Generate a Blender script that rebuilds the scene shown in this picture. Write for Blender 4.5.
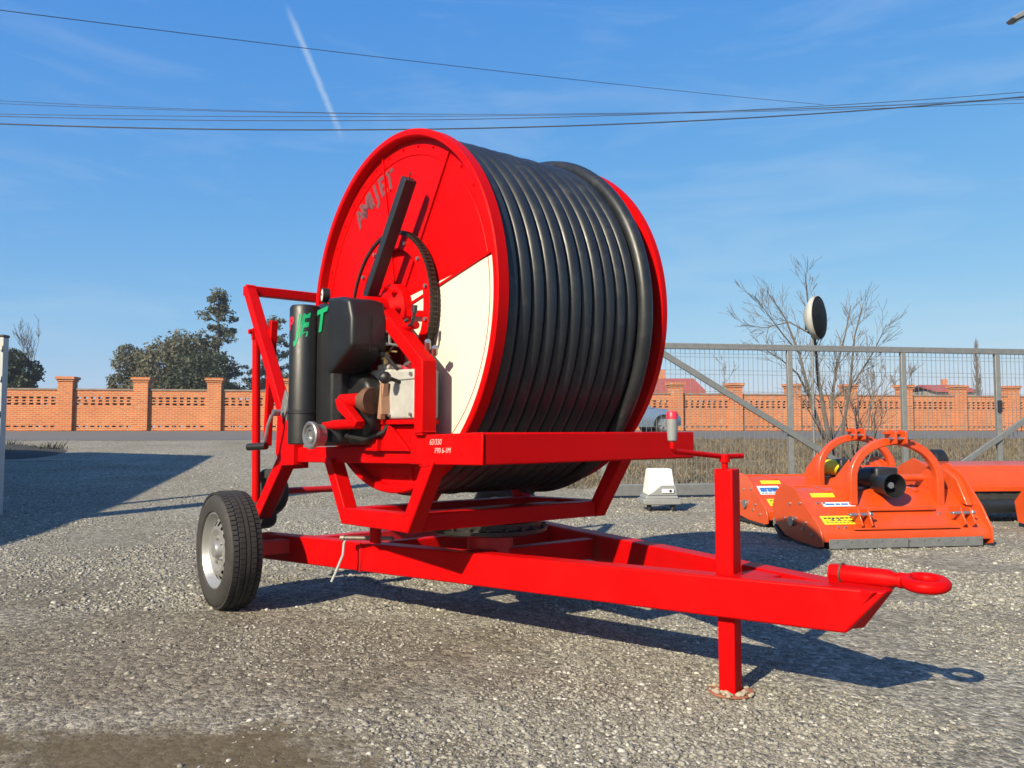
import bpy, bmesh, math, random
import numpy as np
from mathutils import Vector, Matrix, noise as mnoise
R = math.radians
random.seed(7); rng = np.random.default_rng(7)
for o in list(bpy.data.objects): bpy.data.objects.remove(o)
S = bpy.context.scene
C = S.collection

# ------------------------------------------------------------------ camera
cam = bpy.data.objects.new('camera', bpy.data.cameras.new('camera')); C.objects.link(cam)
cam.location = (0, 0, 1.0)
cam.rotation_euler = (R(90) + math.atan(46/800), 0, 0)
cam.data.sensor_width = 36; cam.data.lens = 36*800/1024
cam.data.clip_start = .05; cam.data.clip_end = 3000
S.camera = cam
# ------------------------------------------------------------------ sky, sun, exposure
SUN_EL, SUN_AZ = 32.0, 216.3            # azimuth clockwise from +Y
W = bpy.data.worlds.new('World'); S.world = W; W.use_nodes = True
sun = bpy.data.objects.new('sun', bpy.data.lights.new('sun', 'SUN')); C.objects.link(sun)
sun.data.energy = 4.9; sun.data.angle = R(.53); sun.data.color = (1, .885, .665)
_d = Vector((-math.sin(R(SUN_AZ))*math.cos(R(SUN_EL)), -math.cos(R(SUN_AZ))*math.cos(R(SUN_EL)), -math.sin(R(SUN_EL))))
sun.rotation_euler = _d.to_track_quat('-Z', 'Y').to_euler()
S.view_settings.view_transform = 'Standard'; S.view_settings.look = 'None'
S.view_settings.exposure = 0.90; S.view_settings.gamma = 1; S.view_settings.use_curve_mapping = False
SKY_STRENGTH = .0595

def node(nt, t, **kw):
    n = nt.nodes.new(t)
    for k, v in kw.items():
        if k[0] == '_': setattr(n, k[1:], v)
        else: n.inputs[int(k[1:]) if k[0] == 'i' and k[1:].isdigit() else k].default_value = v
    return n
def link(nt, a, b): nt.links.new(a, b)
def math_n(nt, op, a, b=None, clamp=False):
    n = nt.nodes.new('ShaderNodeMath'); n.operation = op; n.use_clamp = clamp
    for i, v in enumerate((a, b)):
        if v is None: continue
        if isinstance(v, (int, float)): n.inputs[i].default_value = v
        else: link(nt, v, n.inputs[i])
    return n.outputs[0]
def ramp(nt, fac, stops):
    n = nt.nodes.new('ShaderNodeValToRGB'); e = n.color_ramp.elements
    while len(e) < len(stops): e.new(.5)
    for x, (p, c) in zip(e, stops):
        x.position = p; x.color = (*c, 1) if len(c) == 3 else c
    link(nt, fac, n.inputs[0]); return n.outputs[0]
def mixc(nt, f, a, b, mode='MIX'):
    n = nt.nodes.new('ShaderNodeMix'); n.data_type = 'RGBA'; n.blend_type = mode
    for v, i in ((f, 0), (a, 6), (b, 7)):
        if isinstance(v, (int, float)): n.inputs[i].default_value = v
        elif isinstance(v, tuple): n.inputs[i].default_value = (*v, 1)
        else: link(nt, v, n.inputs[i])
    return n.outputs[2]
def noise(nt, vec, scale, detail=4, rough=.55, dist=0):
    n = node(nt, 'ShaderNodeTexNoise', Scale=scale, Detail=detail, Roughness=rough, Distortion=dist)
    if vec is not None: link(nt, vec, n.inputs['Vector'])
    return n.outputs['Fac']

def build_world():
    nt = W.node_tree; nt.nodes.clear()
    sky = node(nt, 'ShaderNodeTexSky', _sky_type='NISHITA', _sun_disc=False, _sun_elevation=R(SUN_EL), _sun_rotation=R(SUN_AZ),
               _altitude=0, _air_density=1.0, _dust_density=.45, _ozone_density=4.5)
    tc = node(nt, 'ShaderNodeTexCoord'); d = tc.outputs['Generated']
    def dot(v):
        n = node(nt, 'ShaderNodeVectorMath', _operation='DOT_PRODUCT'); link(nt, d, n.inputs[0]); n.inputs[1].default_value = v; return n.outputs['Value']
    # thin winter cirrus: streaks stretched across the sky
    mp = node(nt, 'ShaderNodeMapping'); mp.inputs['Scale'].default_value = (1.6, 1.2, 8); mp.inputs['Rotation'].default_value = (0, R(14), 0)
    link(nt, d, mp.inputs[0])
    c1 = noise(nt, mp.outputs[0], 2.2, 6, .6, .6)
    cir = ramp(nt, c1, [(.48, (0, 0, 0)), (.85, (.26, .26, .26))])
    # contrail: a narrow band along a great circle
    p0, p1 = Vector((-.284, 1, .53)).normalized(), Vector((-.222, 1, .385)).normalized()
    nrm = p0.cross(p1).normalized(); mid = (p0+p1).normalized()
    wob = math_n(nt, 'MULTIPLY', math_n(nt, 'SUBTRACT', noise(nt, d, 60, 3), .5), .004)
    off = math_n(nt, 'ABSOLUTE', math_n(nt, 'ADD', dot(nrm), wob))
    band = math_n(nt, 'SUBTRACT', 1, math_n(nt, 'DIVIDE', off, .0050), True)
    ends = math_n(nt, 'MULTIPLY', math_n(nt, 'SUBTRACT', dot(mid), math.cos(R(4.4))), 1/(1-math.cos(R(4.4)))*1.6, True)
    trail = math_n(nt, 'MULTIPLY', math_n(nt, 'MULTIPLY', band, ends), .42)
    f = math_n(nt, 'ADD', cir, trail, True)
    # colour response of the sky: deeper blue overhead, no burnt-out horizon
    sp = node(nt, 'ShaderNodeSeparateColor'); link(nt, sky.outputs[0], sp.inputs[0]); cc = node(nt, 'ShaderNodeCombineColor')
    for i, (a, p) in enumerate(((.80, 1.12), (1.95, .62), (5.5, .17))): link(nt, math_n(nt, 'MULTIPLY', math_n(nt, 'POWER', sp.outputs[i], p), a), cc.inputs[i])
    col = mixc(nt, f, cc.outputs[0], (6.2, 7.2, 8.0))
    bg = node(nt, 'ShaderNodeBackground'); bg.inputs[1].default_value = SKY_STRENGTH
    link(nt, col, bg.inputs[0])
    out = node(nt, 'ShaderNodeOutputWorld'); link(nt, bg.outputs[0], out.inputs[0])
build_world()

# ------------------------------------------------------------------ materials
MATS = {}
def base_mat(name):
    m = bpy.data.materials.new(name); m.use_nodes = True
    nt = m.node_tree; return m, nt, nt.nodes['Principled BSDF']
def mat(name, col, rough=.5, metal=0, var=.12, scale=6, bump=0, bscale=60, coat=0, dirt=None, spec=.5):
    """plain material with procedural variation of colour and gloss, optional dust"""
    if name in MATS: return MATS[name]
    m, nt, b = base_mat(name)
    tc = node(nt, 'ShaderNodeTexCoord'); v = tc.outputs['Object']
    n = noise(nt, v, scale, 6, .6)
    lo = tuple(max(0, c*(1-var)) for c in col); hi = tuple(min(1, c*(1+var)) for c in col)
    c = ramp(nt, n, [(.3, lo), (.7, hi)])
    if dirt:
        dn = noise(nt, v, scale*2.3, 7, .7)
        c = mixc(nt, math_n(nt, 'MULTIPLY', ramp(nt, dn, [(.55, (0, 0, 0)), (.75, (1, 1, 1))]), dirt[1]), c, dirt[0])
    link(nt, c, b.inputs['Base Color'])
    r = node(nt, 'ShaderNodeMapRange', i3=max(.02, rough-.08), i4=min(1, rough+.12)); link(nt, noise(nt, v, scale*4, 4), r.inputs[0])
    link(nt, r.outputs[0], b.inputs['Roughness'])
    b.inputs['Metallic'].default_value = metal; b.inputs['Coat Weight'].default_value = coat; b.inputs['Coat Roughness'].default_value = .12
    b.inputs['Specular IOR Level'].default_value = spec
    if bump:
        bn = node(nt, 'ShaderNodeBump', Strength=bump, Distance=.004); link(nt, noise(nt, v, bscale, 5), bn.inputs['Height']); link(nt, bn.outputs[0], b.inputs['Normal'])
    MATS[name] = m; return m
def scuff(m, amount, col):
    """thin dusty scratches and a film of dust on a painted material"""
    nt = m.node_tree; b = nt.nodes['Principled BSDF']; src = b.inputs['Base Color'].links[0].from_socket
    tc = node(nt, 'ShaderNodeTexCoord'); mp = node(nt, 'ShaderNodeMapping'); mp.inputs['Rotation'].default_value = (.5, .3, .7); mp.inputs['Scale'].default_value = (3, 70, 40); link(nt, tc.outputs['Object'], mp.inputs[0])
    f = ramp(nt, noise(nt, mp.outputs[0], 1.0, 4, .6), [(.68, (0, 0, 0)), (.74, (1, 1, 1))]); g = ramp(nt, noise(nt, tc.outputs['Object'], 2.4, 7, .7), [(.48, (0, 0, 0)), (.72, (1, 1, 1))])
    k = math_n(nt, 'ADD', math_n(nt, 'MULTIPLY', math_n(nt, 'MULTIPLY', f, g), amount), math_n(nt, 'MULTIPLY', g, amount*.25), True)
    link(nt, mixc(nt, k, src, col), b.inputs['Base Color']); return m
RED = mat('red_paint', (0.4368, 0.0014, 0.002), .42, var=.08, scale=3, bump=.10, bscale=14, coat=.0, spec=.06, dirt=((.20, .018, .014), .20))
scuff(RED, .30, (.20, .022, .018))
REDDARK = mat('red_paint_old', (0.429, 0.0047, 0.0062), .45, var=.15, scale=9, bump=.15, bscale=40, dirt=((.12, .05, .04), .35))
CREAM = mat('cream_panel', (0.5616, 0.5304, 0.4368), .42, var=.03, scale=3, bump=.05, bscale=9, dirt=((.55, .48, .38), .12))
BLACKPL = mat('black_plastic', (.008, .008, .009), .44, var=.3, scale=8, bump=.10, bscale=120)
BLACKST = mat('black_steel', (.014, .016, .020), .42, var=.2, scale=9, bump=.08)
RUBBER = mat('tyre_rubber', (.022, .021, .020), .72, var=.25, scale=14, bump=.15, bscale=160, dirt=((.10, .09, .075), .35))
HOSE = mat('hose_polyethylene', (.013, .015, .018), .38, var=.3, scale=5, bump=.06, bscale=26, dirt=((.075, .07, .06), .45), spec=.4)
SILVER = mat('wheel_silver', (0.3276, 0.3276, 0.3276), .36, metal=.6, var=.08, scale=9)
STEEL = mat('bare_steel', (0.3276, 0.3276, 0.3354), .36, metal=.8, var=.15, scale=20, bump=.08)
GALV = mat('galvanised_steel', (0.195, 0.2005, 0.1989), .5, metal=.45, var=.14, scale=14, bump=.05)
GALVB = mat('galvanised_pale', (0.3588, 0.3744, 0.3666), .5, metal=.2, var=.10, scale=10)
CASTG = mat('cast_aluminium', (0.3588, 0.351, 0.3276), .55, metal=.15, var=.10, scale=16, bump=.2, bscale=90, dirt=((.18, .16, .13), .3))
RUST = mat('rusty_coupling', (.10, .045, .025), .7, metal=.2, var=.4, scale=20, bump=.3)
GREASE = mat('greasy_steel', (.018, .017, .016), .35, metal=.3, var=.4, scale=22, bump=.3)
BRASS = mat('brass', (.55, .44, .20), .35, metal=.8, var=.15, scale=30)
GREYPL = mat('grey_plastic', (0.195, 0.2028, 0.2028), .5, var=.08)
WHITEPL = mat('white_plastic', (0.6084, 0.6006, 0.5694), .4, var=.05, dirt=((.5, .46, .38), .2))
GREEN = mat('green_vinyl', (0.0, 0.2652, 0.1014), .4, var=.05)
REDV = mat('red_vinyl', (0.5616, 0.0156, 0.039), .4, var=.05)
BLUEV = mat('blue_vinyl', (0.0234, 0.1248, 0.39), .4, var=.05)
GREYV = mat('grey_vinyl', (.135, .042, .047), .5, var=.25, scale=40)
CHALK = mat('white_paint_marker', (.70, .36, .34), .8, var=.1)
ORANGE = mat('orange_paint', (0.4867, 0.0530, 0.0038), .40, var=.06, scale=4, coat=.2, bump=.06, bscale=18, dirt=((.45, .14, .06), .15))
scuff(ORANGE, .35, (.50, .22, .12))
YELLOWV = mat('yellow_sticker', (0.663, 0.5148, 0.0156), .45, var=.05)
WHITEV = mat('white_sticker', (0.624, 0.624, 0.6396), .45, var=.04)
INK = mat('black_ink', (.02, .02, .02), .6, var=.1)
CAPCOPING = mat('coping_concrete', (0.2028, 0.156, 0.1248), .85, var=.3, scale=3, bump=.3, bscale=30)
CABLE = mat('cable_sheath', (.03, .035, .05), .6, var=.2)
BARK = mat('bark', (0.0741, 0.0608, 0.0484), .9, var=.35, scale=9, bump=.5, bscale=40)
BARKG = mat('bark_grey', (0.0897, 0.0764, 0.064), .9, var=.3, scale=9, bump=.4, bscale=40)
ROOF = mat('red_roof_tile', (0.2808, 0.0585, 0.0429), .8, var=.2, scale=1.5, bump=.4, bscale=6)
PLASTER = mat('plaster', (0.2964, 0.2574, 0.2106), .9, var=.12, scale=1.2)
SHEET = mat('shed_sheet', (.45, .46, .46), .6, var=.1)
CONCRETE = mat('concrete', (0.2964, 0.2808, 0.2574), .9, var=.18, scale=3, bump=.3)
CARPAINT = mat('car_paint', (.20, .27, .36), .25, metal=.5, var=.03, coat=.8)
GLASSD = mat('dark_glass', (.02, .025, .03), .08, var=.1, spec=.8)
def leaf_mat(name, a, b, trans=.25):
    if name in MATS: return MATS[name]
    m, nt, bs = base_mat(name)
    g = node(nt, 'ShaderNodeNewGeometry'); tc = node(nt, 'ShaderNodeTexCoord')
    f = math_n(nt, 'ADD', math_n(nt, 'MULTIPLY', g.outputs['Random Per Island'], .6), math_n(nt, 'MULTIPLY', noise(nt, tc.outputs['Object'], .9, 3), .5))
    c = ramp(nt, f, [(.25, a), (.8, b)]); link(nt, c, bs.inputs['Base Color']); bs.inputs['Roughness'].default_value = .65
    tr = node(nt, 'ShaderNodeBsdfTranslucent'); link(nt, c, tr.inputs[0])
    mx = node(nt, 'ShaderNodeMixShader', i0=trans); link(nt, bs.outputs[0], mx.inputs[1]); link(nt, tr.outputs[0], mx.inputs[2])
    link(nt, mx.outputs[0], nt.nodes['Material Output'].inputs[0]); MATS[name] = m; return m
LEAFDARK = leaf_mat('leaf_evergreen', (.015, .024, .012), (.045, .058, .026))
LEAFOLIVE = leaf_mat('leaf_olive', (.045, .047, .024), (.13, .122, .068))
LEAFPINE = leaf_mat('leaf_pine', (.034, .042, .026), (.105, .110, .064))
GRASSDRY = leaf_mat('grass_dry', (.085, .066, .038), (.235, .185, .115))
WEED = leaf_mat('weed_dark', (.015, .018, .010), (.05, .05, .03))

def brick_mat():
    m, nt, b = base_mat('brick')
    v = node(nt, 'ShaderNodeNewGeometry').outputs['Position']
    sx = node(nt, 'ShaderNodeSeparateXYZ'); link(nt, v, sx.inputs[0])
    cb = node(nt, 'ShaderNodeCombineXYZ'); link(nt, math_n(nt, 'ADD', sx.outputs[0], sx.outputs[1]), cb.inputs[0]); link(nt, sx.outputs[2], cb.inputs[1])
    bt = node(nt, 'ShaderNodeTexBrick', Scale=1.0); bt.offset = .5
    for k, x in (('Color1', (0.4836, 0.1131, 0.0234, 1)), ('Color2', (0.312, 0.0608, 0.014, 1)), ('Mortar', (0.42, 0.25, 0.14, 1))): bt.inputs[k].default_value = x
    bt.inputs['Mortar Size'].default_value = .016; bt.inputs['Brick Width'].default_value = .25; bt.inputs['Row Height'].default_value = .0733; bt.inputs['Bias'].default_value = -.2
    link(nt, cb.outputs[0], bt.inputs['Vector'])
    n = noise(nt, v, .8, 7, .7)
    c = mixc(nt, math_n(nt, 'MULTIPLY', ramp(nt, n, [(.42, (0, 0, 0)), (.75, (1, 1, 1))]), .45), bt.outputs['Color'], (.30, .07, .025))
    n2 = noise(nt, v, 2.1, 5, .7)
    c = mixc(nt, math_n(nt, 'MULTIPLY', ramp(nt, n2, [(.64, (0, 0, 0)), (.69, (1, 1, 1))]), .6), c, (.46, .33, .23))
    link(nt, c, b.inputs['Base Color']); b.inputs['Roughness'].default_value = .9
    bn = node(nt, 'ShaderNodeBump', Strength=.5, Distance=.01); link(nt, math_n(nt, 'SUBTRACT', 1, bt.outputs['Fac']), bn.inputs['Height']); link(nt, bn.outputs[0], b.inputs['Normal'])
    return m
BRICK = brick_mat()

def ground_mat():
    m, nt, b = base_mat('gravel_ground')
    tc = node(nt, 'ShaderNodeTexCoord'); v = tc.outputs['Object']
    sx = node(nt, 'ShaderNodeSeparateXYZ'); link(nt, v, sx.inputs[0]); X, Y = sx.outputs[0], sx.outputs[1]
    def vor(scale):
        n = node(nt, 'ShaderNodeTexVoronoi', Scale=scale); link(nt, v, n.inputs['Vector']); return n
    v1, v2, v3 = vor(75), vor(150), vor(38)
    g1 = node(nt, 'ShaderNodeSeparateColor'); link(nt, v1.outputs['Color'], g1.inputs[0])
    g2 = node(nt, 'ShaderNodeSeparateColor'); link(nt, v2.outputs['Color'], g2.inputs[0])
    st1 = ramp(nt, g1.outputs[0], [(0, (.13, .120, .098)), (.4, (.205, .192, .160)), (.8, (.265, .250, .212)), (1, (.40, .385, .34))])
    st2 = ramp(nt, g2.outputs[1], [(0, (.135, .124, .100)), (.5, (.21, .197, .164)), (1, (.35, .336, .295))])
    mixn = noise(nt, v, 5, 6, .65)
    c = mixc(nt, ramp(nt, mixn, [(.4, (0, 0, 0)), (.6, (1, 1, 1))]), st1, st2)
    # fines and soil rubbed between the stones, in patches
    pn = noise(nt, v, .55, 7, .62, .4)
    c = mixc(nt, math_n(nt, 'MULTIPLY', ramp(nt, pn, [(.42, (0, 0, 0)), (.68, (1, 1, 1))]), .55), c, (.150, .128, .092))
    pn2 = noise(nt, v, 1.7, 6, .7, .5)
    c = mixc(nt, math_n(nt, 'MULTIPLY', ramp(nt, pn2, [(.60, (0, 0, 0)), (.74, (1, 1, 1))]), .45), c, (.095, .074, .050))
    pn3 = noise(nt, v, .9, 5, .6)
    c = mixc(nt, math_n(nt, 'MULTIPLY', ramp(nt, pn3, [(.56, (0, 0, 0)), (.78, (1, 1, 1))]), .45), c, (.30, .286, .245))
    # olive-brown wet soil patches near the front left
    wob = math_n(nt, 'MULTIPLY', math_n(nt, 'SUBTRACT', noise(nt, v, 2.2, 7, .7), .5), 2.6)
    def blob(cx, cy, rx, ry):
        a = math_n(nt, 'DIVIDE', math_n(nt, 'SUBTRACT', X, cx), rx); q = math_n(nt, 'DIVIDE', math_n(nt, 'SUBTRACT', Y, cy), ry)
        d = math_n(nt, 'SQRT', math_n(nt, 'ADD', math_n(nt, 'MULTIPLY', a, a), math_n(nt, 'MULTIPLY', q, q)))
        return math_n(nt, 'MULTIPLY', math_n(nt, 'SUBTRACT', 1.25, math_n(nt, 'ADD', d, wob)), 1.6, True)
    soil = math_n(nt, 'MAXIMUM', blob(-1.02, 2.50, .72, .28), blob(-.30, 2.36, .20, .05))
    soil = math_n(nt, 'MAXIMUM', soil, math_n(nt, 'MULTIPLY', blob(.33, 3.18, .10, .06), .6))
    sc = mixc(nt, noise(nt, v, 40, 4), (.055, .041, .022), (.105, .080, .044))
    comp = math_n(nt, 'MAXIMUM', blob(-1.5, 3.6, 1.7, .9), math_n(nt, 'MAXIMUM', blob(.1, 3.2, .55, .30), math_n(nt, 'MULTIPLY', blob(-2.8, 5.2, 1.2, .8), .7)))
    comp = math_n(nt, 'MULTIPLY', comp, math_n(nt, 'ADD', .35, math_n(nt, 'MULTIPLY', noise(nt, v, 2.6, 7, .7), .8)))
    c = mixc(nt, math_n(nt, 'MULTIPLY', comp, .75), c, (.125, .106, .078))
    g3 = node(nt, 'ShaderNodeSeparateColor'); link(nt, v3.outputs['Color'], g3.inputs[0])
    c = mixc(nt, .75, c, ramp(nt, g3.outputs[0], [(0, (.42, .42, .42)), (.35, (.85, .85, .85)), (.7, (1.1, 1.1, 1.1)), (1, (1.75, 1.75, 1.70))]), 'MULTIPLY')
    trk = noise(nt, v, .22, 3, .5, 1.2)
    c = mixc(nt, .5, c, ramp(nt, trk, [(.35, (.78, .76, .72)), (.65, (1.15, 1.14, 1.12))]), 'MULTIPLY')
    c = mixc(nt, math_n(nt, 'MULTIPLY', soil, .85), c, sc)
    # verge beyond the gate: dry soil and thatch
    nrm = math_n(nt, 'SUBTRACT', Y, math_n(nt, 'MULTIPLY', X, .16))
    ed = math_n(nt, 'MULTIPLY', math_n(nt, 'SUBTRACT', noise(nt, v, .8, 5), .5), 3.0)
    verge = math_n(nt, 'MULTIPLY', math_n(nt, 'SUBTRACT', math_n(nt, 'ADD', nrm, ed), 12.2), 1.2, True)
    side = math_n(nt, 'MULTIPLY', math_n(nt, 'ADD', math_n(nt, 'ADD', X, ed), .6), .8, True)
    vm = math_n(nt, 'MULTIPLY', verge, side)
    vc = ramp(nt, noise(nt, v, 7, 8, .75), [(.3, (.065, .052, .032)), (.55, (.150, .118, .075)), (.75, (.25, .208, .145))])
    c = mixc(nt, vm, c, vc)
    link(nt, c, b.inputs['Base Color']); b.inputs['Roughness'].default_value = .95; b.inputs['Specular IOR Level'].default_value = .2
    h1 = math_n(nt, 'SUBTRACT', 1, v1.outputs['Distance']); h2 = math_n(nt, 'SUBTRACT', 1, v2.outputs['Distance'])
    h = math_n(nt, 'ADD', math_n(nt, 'MULTIPLY', h1, g1.outputs[1]), math_n(nt, 'MULTIPLY', h2, .5))
    h = math_n(nt, 'ADD', h, math_n(nt, 'MULTIPLY', math_n(nt, 'SUBTRACT', 1, v3.outputs['Distance']), 1.3))
    h = math_n(nt, 'MULTIPLY', h, math_n(nt, 'SUBTRACT', 1, math_n(nt, 'MULTIPLY', soil, .7)))
    bn = node(nt, 'ShaderNodeBump', Strength=.75, Distance=.008); link(nt, h, bn.inputs['Height']); link(nt, bn.outputs[0], b.inputs['Normal'])
    return m
GROUND = ground_mat()
def stone_mat():
    m, nt, b = base_mat('crushed_stone')
    g = node(nt, 'ShaderNodeNewGeometry')
    c = ramp(nt, g.outputs['Random Per Island'], [(0, (.11, .102, .083)), (.4, (.195, .183, .153)), (.88, (.26, .246, .210)), (1, (.42, .405, .36))])
    link(nt, c, b.inputs['Base Color']); b.inputs['Roughness'].default_value = .9; return m
STONE = stone_mat()
def asphalt_mat():
    m, nt, b = base_mat('asphalt')
    tc = node(nt, 'ShaderNodeTexCoord'); v = tc.outputs['Object']
    c = ramp(nt, noise(nt, v, 90, 3), [(.3, (.068, .068, .066)), (.7, (.108, .107, .102))])
    c = mixc(nt, math_n(nt, 'MULTIPLY', noise(nt, v, .4, 5), .5), c, (.16, .155, .15))
    link(nt, c, b.inputs['Base Color']); b.inputs['Roughness'].default_value = .85; return m
ASPHALT = asphalt_mat()

# ------------------------------------------------------------------ mesh helpers
class MB:
    def __init__(s): s.v = []; s.f = []
    def add(s, vs, fs):
        k = len(s.v); s.v += [tuple(p) for p in vs]; s.f += [tuple(i+k for i in f) for f in fs]; return s
    def prism(s, poly, vec):
        """polygon (3-D points) extruded along vec"""
        n = len(poly); vec = Vector(vec); a = [Vector(p) for p in poly]; b = [p+vec for p in a]
        s.add(a+b, [tuple(range(n))[::-1], tuple(range(n, 2*n))]+[(i, (i+1) % n, n+(i+1) % n, n+i) for i in range(n)]); return s
    def box(s, c, d, rz=0):
        m = Matrix.Rotation(rz, 3, 'Z'); c = Vector(c); x, y, z = (q/2 for q in d)
        P = [c+m@Vector((sx*x, sy*y, sz*z)) for sz in (-1, 1) for sx, sy in ((-1, -1), (1, -1), (1, 1), (-1, 1))]
        return s.add(P, [(0, 3, 2, 1), (4, 5, 6, 7), (0, 1, 5, 4), (1, 2, 6, 5), (2, 3, 7, 6), (3, 0, 4, 7)])
    def bar(s, p, q, w, h, up=(0, 0, 1)):
        """box of width w (sideways) and height h (along up) from p to q"""
        p, q, up = Vector(p), Vector(q), Vector(up); d = (q-p).normalized()
        if abs(d.dot(up)) > .98: up = Vector((0, 1, 0)) if abs(d.y) < .9 else Vector((1, 0, 0))
        sd = d.cross(up).normalized()*w/2; u = sd.normalized().cross(d).normalized()*h/2
        P = [e+a*sd+b*u for e in (p, q) for a, b in ((-1, -1), (1, -1), (1, 1), (-1, 1))]
        return s.add(P, [(0, 1, 2, 3), (7, 6, 5, 4), (0, 4, 5, 1), (1, 5, 6, 2), (2, 6, 7, 3), (3, 7, 4, 0)])
    def cyl(s, p, q, r, r2=None, n=16, caps=True):
        p, q = Vector(p), Vector(q); return s.lathe([(r, 0), (r if r2 is None else r2, (q-p).length)], p, q-p, n, caps)
    def lathe(s, prof, o, axis, n=32, caps=False, a0=0, a1=360):
        """profile [(radius, distance along axis)] turned round the axis through o"""
        o = Vector(o); ax = Vector(axis).normalized()
        e = ax.cross(Vector((0, 0, 1)))
        if e.length < .01: e = ax.cross(Vector((0, 1, 0)))
        e.normalize(); g = ax.cross(e); full = abs(a1-a0) >= 360; m = n if full else n+1
        vs = []
        for r, x in prof:
            for i in range(m):
                t = R(a0+(a1-a0)*i/n); vs.append(o+ax*x+e*(r*math.cos(t))+g*(r*math.sin(t)))
        fs = [(j*m+i, j*m+(i+1) % m, (j+1)*m+(i+1) % m, (j+1)*m+i) for j in range(len(prof)-1) for i in range(n)]
        if caps:
            fs.append(tuple(range(m))[::-1]); k = (len(prof)-1)*m; fs.append(tuple(range(k, k+m)))
        return s.add(vs, fs)
    def tube(s, pts, r, n=8, closed=False, caps=True):
        pts = [Vector(p) for p in pts]; N = len(pts); vs = []; rr = r if hasattr(r, '__len__') else [r]*N
        ref = None
        for i, p in enumerate(pts):
            a = pts[(i-1) % N] if (closed or i > 0) else p; b = pts[(i+1) % N] if (closed or i < N-1) else p
            d = (b-a).normalized()
            if ref is None: ref = d.orthogonal().normalized()
            ref = (ref-d*ref.dot(d)).normalized(); g = d.cross(ref)
            for k in range(n):
                t = 2*math.pi*k/n; vs.append(p+ref*(rr[i]*math.cos(t))+g*(rr[i]*math.sin(t)))
        M = N if closed else N-1
        fs = [(i*n+k, i*n+(k+1) % n, ((i+1) % N)*n+(k+1) % n, ((i+1) % N)*n+k) for i in range(M) for k in range(n)]
        if not closed and caps: fs += [tuple(range(n))[::-1], tuple(range((N-1)*n, N*n))]
        return s.add(vs, fs)
    def torus(s, c, axis, Rm, r, n=32, m=12):
        ax = Vector(axis).normalized(); e = ax.orthogonal().normalized(); g = ax.cross(e); c = Vector(c)
        return s.tube([c+e*(Rm*math.cos(2*math.pi*i/n))+g*(Rm*math.sin(2*math.pi*i/n)) for i in range(n)], r, m, True)
    def build(s, name, m, parent=None, bevel=0, smooth=38, loc=None, seg=2):
        me = bpy.data.meshes.new(name); me.from_pydata(s.v, [], s.f); me.validate()
        bm = bmesh.new(); bm.from_mesh(me); bmesh.ops.recalc_face_normals(bm, faces=bm.faces); bm.to_mesh(me); bm.free()
        if smooth:
            me.shade_smooth(); me.set_sharp_from_angle(angle=R(smooth))
        me.materials.append(m); o = bpy.data.objects.new(name, me); C.objects.link(o)
        if parent: o.parent = parent
        if loc: o.location = loc
        if bevel:
            b = o.modifiers.new('bevel', 'BEVEL'); b.width = bevel; b.segments = seg; b.limit_method = 'ANGLE'; b.angle_limit = R(35); b.harden_normals = False
        return o
def tag(o, label=None, cat=None, group=None, kind=None):
    for k, v in (('label', label), ('category', cat), ('group', group), ('kind', kind)):
        if v: o[k] = v
    return o
def thing(name, loc, label, cat, rz=0, group=None):
    o = bpy.data.objects.new(name, None); C.objects.link(o); o.location = loc; o.rotation_euler = (0, 0, rz); o.empty_display_size = .1
    return tag(o, label, cat, group)
def kids(o): return [c for c in bpy.data.objects if c.parent == o]
def copy_tree(o, parent=None):
    c = o.copy(); C.objects.link(c)
    if parent: c.parent = parent
    for k in kids(o): copy_tree(k, c)
    return c
def text_mesh(txt, size, shear=0, extrude=.0006, bold=.012):
    cu = bpy.data.curves.new('lettering', 'FONT'); cu.body = txt; cu.size = size; cu.align_x = 'CENTER'; cu.align_y = 'CENTER'; cu.shear = shear; cu.extrude = extrude; cu.offset = size*bold
    t = bpy.data.objects.new('lettering', cu); C.objects.link(t)
    dg = bpy.context.evaluated_depsgraph_get(); me = bpy.data.meshes.new_from_object(t.evaluated_get(dg))
    vs = [v.co.copy() for v in me.vertices]; fs = [tuple(p.vertices) for p in me.polygons]
    bpy.data.objects.remove(t); bpy.data.meshes.remove(me); return vs, fs
def lettering(mb, txt, size, o, right, up, shear=0, wrap=None, bold=.012):
    vs, fs = text_mesh(txt, size, shear, bold=bold); right, up, o = Vector(right).normalized(), Vector(up).normalized(), Vector(o); nn = right.cross(up)
    mb.add([o+right*p.x+up*p.y+nn*p.z if wrap is None else wrap(p) for p in vs], fs)

# ------------------------------------------------------------------ the setting: terrain, road
def ground_n(n):
    ks = [(-1e4, 0), (8.5, 0), (11, .05), (16, .27), (21, .52), (25, .70), (29, .88), (33, .975), (40, .985), (1e5, .985)]
    for (a, za), (b, zb) in zip(ks, ks[1:]):
        if n <= b:
            t = (n-a)/(b-a); return za+(zb-za)*t
    return .985
def gz(x, y): return ground_n(y-.16*x)
def sheet(name, xs, ns, m, dz=0, bumpy=0):
    vs = []
    for n in ns:
        for x in xs:
            vs.append((x, n+.16*x, ground_n(n)+dz+(bumpy*mnoise.noise(Vector((x*.35, n*.35, 2))) if n < 24 else 0)))
    k = len(xs); fs = [(j*k+i, j*k+i+1, (j+1)*k+i+1, (j+1)*k+i) for j in range(len(ns)-1) for i in range(k-1)]
    mb = MB(); mb.add(vs, fs); o = mb.build(name, m, smooth=60); o['kind'] = 'structure'; return o
xs = [-400, -220, -120, -60, -40, -30]+[i*.75 for i in range(-32, 33)]+[30, 40, 60, 120, 220, 400]
sheet('ground', xs, [-60, -20, -8]+[-4+i*.5 for i in range(75)]+[34, 38, 45, 60, 100, 180, 300, 420], GROUND)
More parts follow.
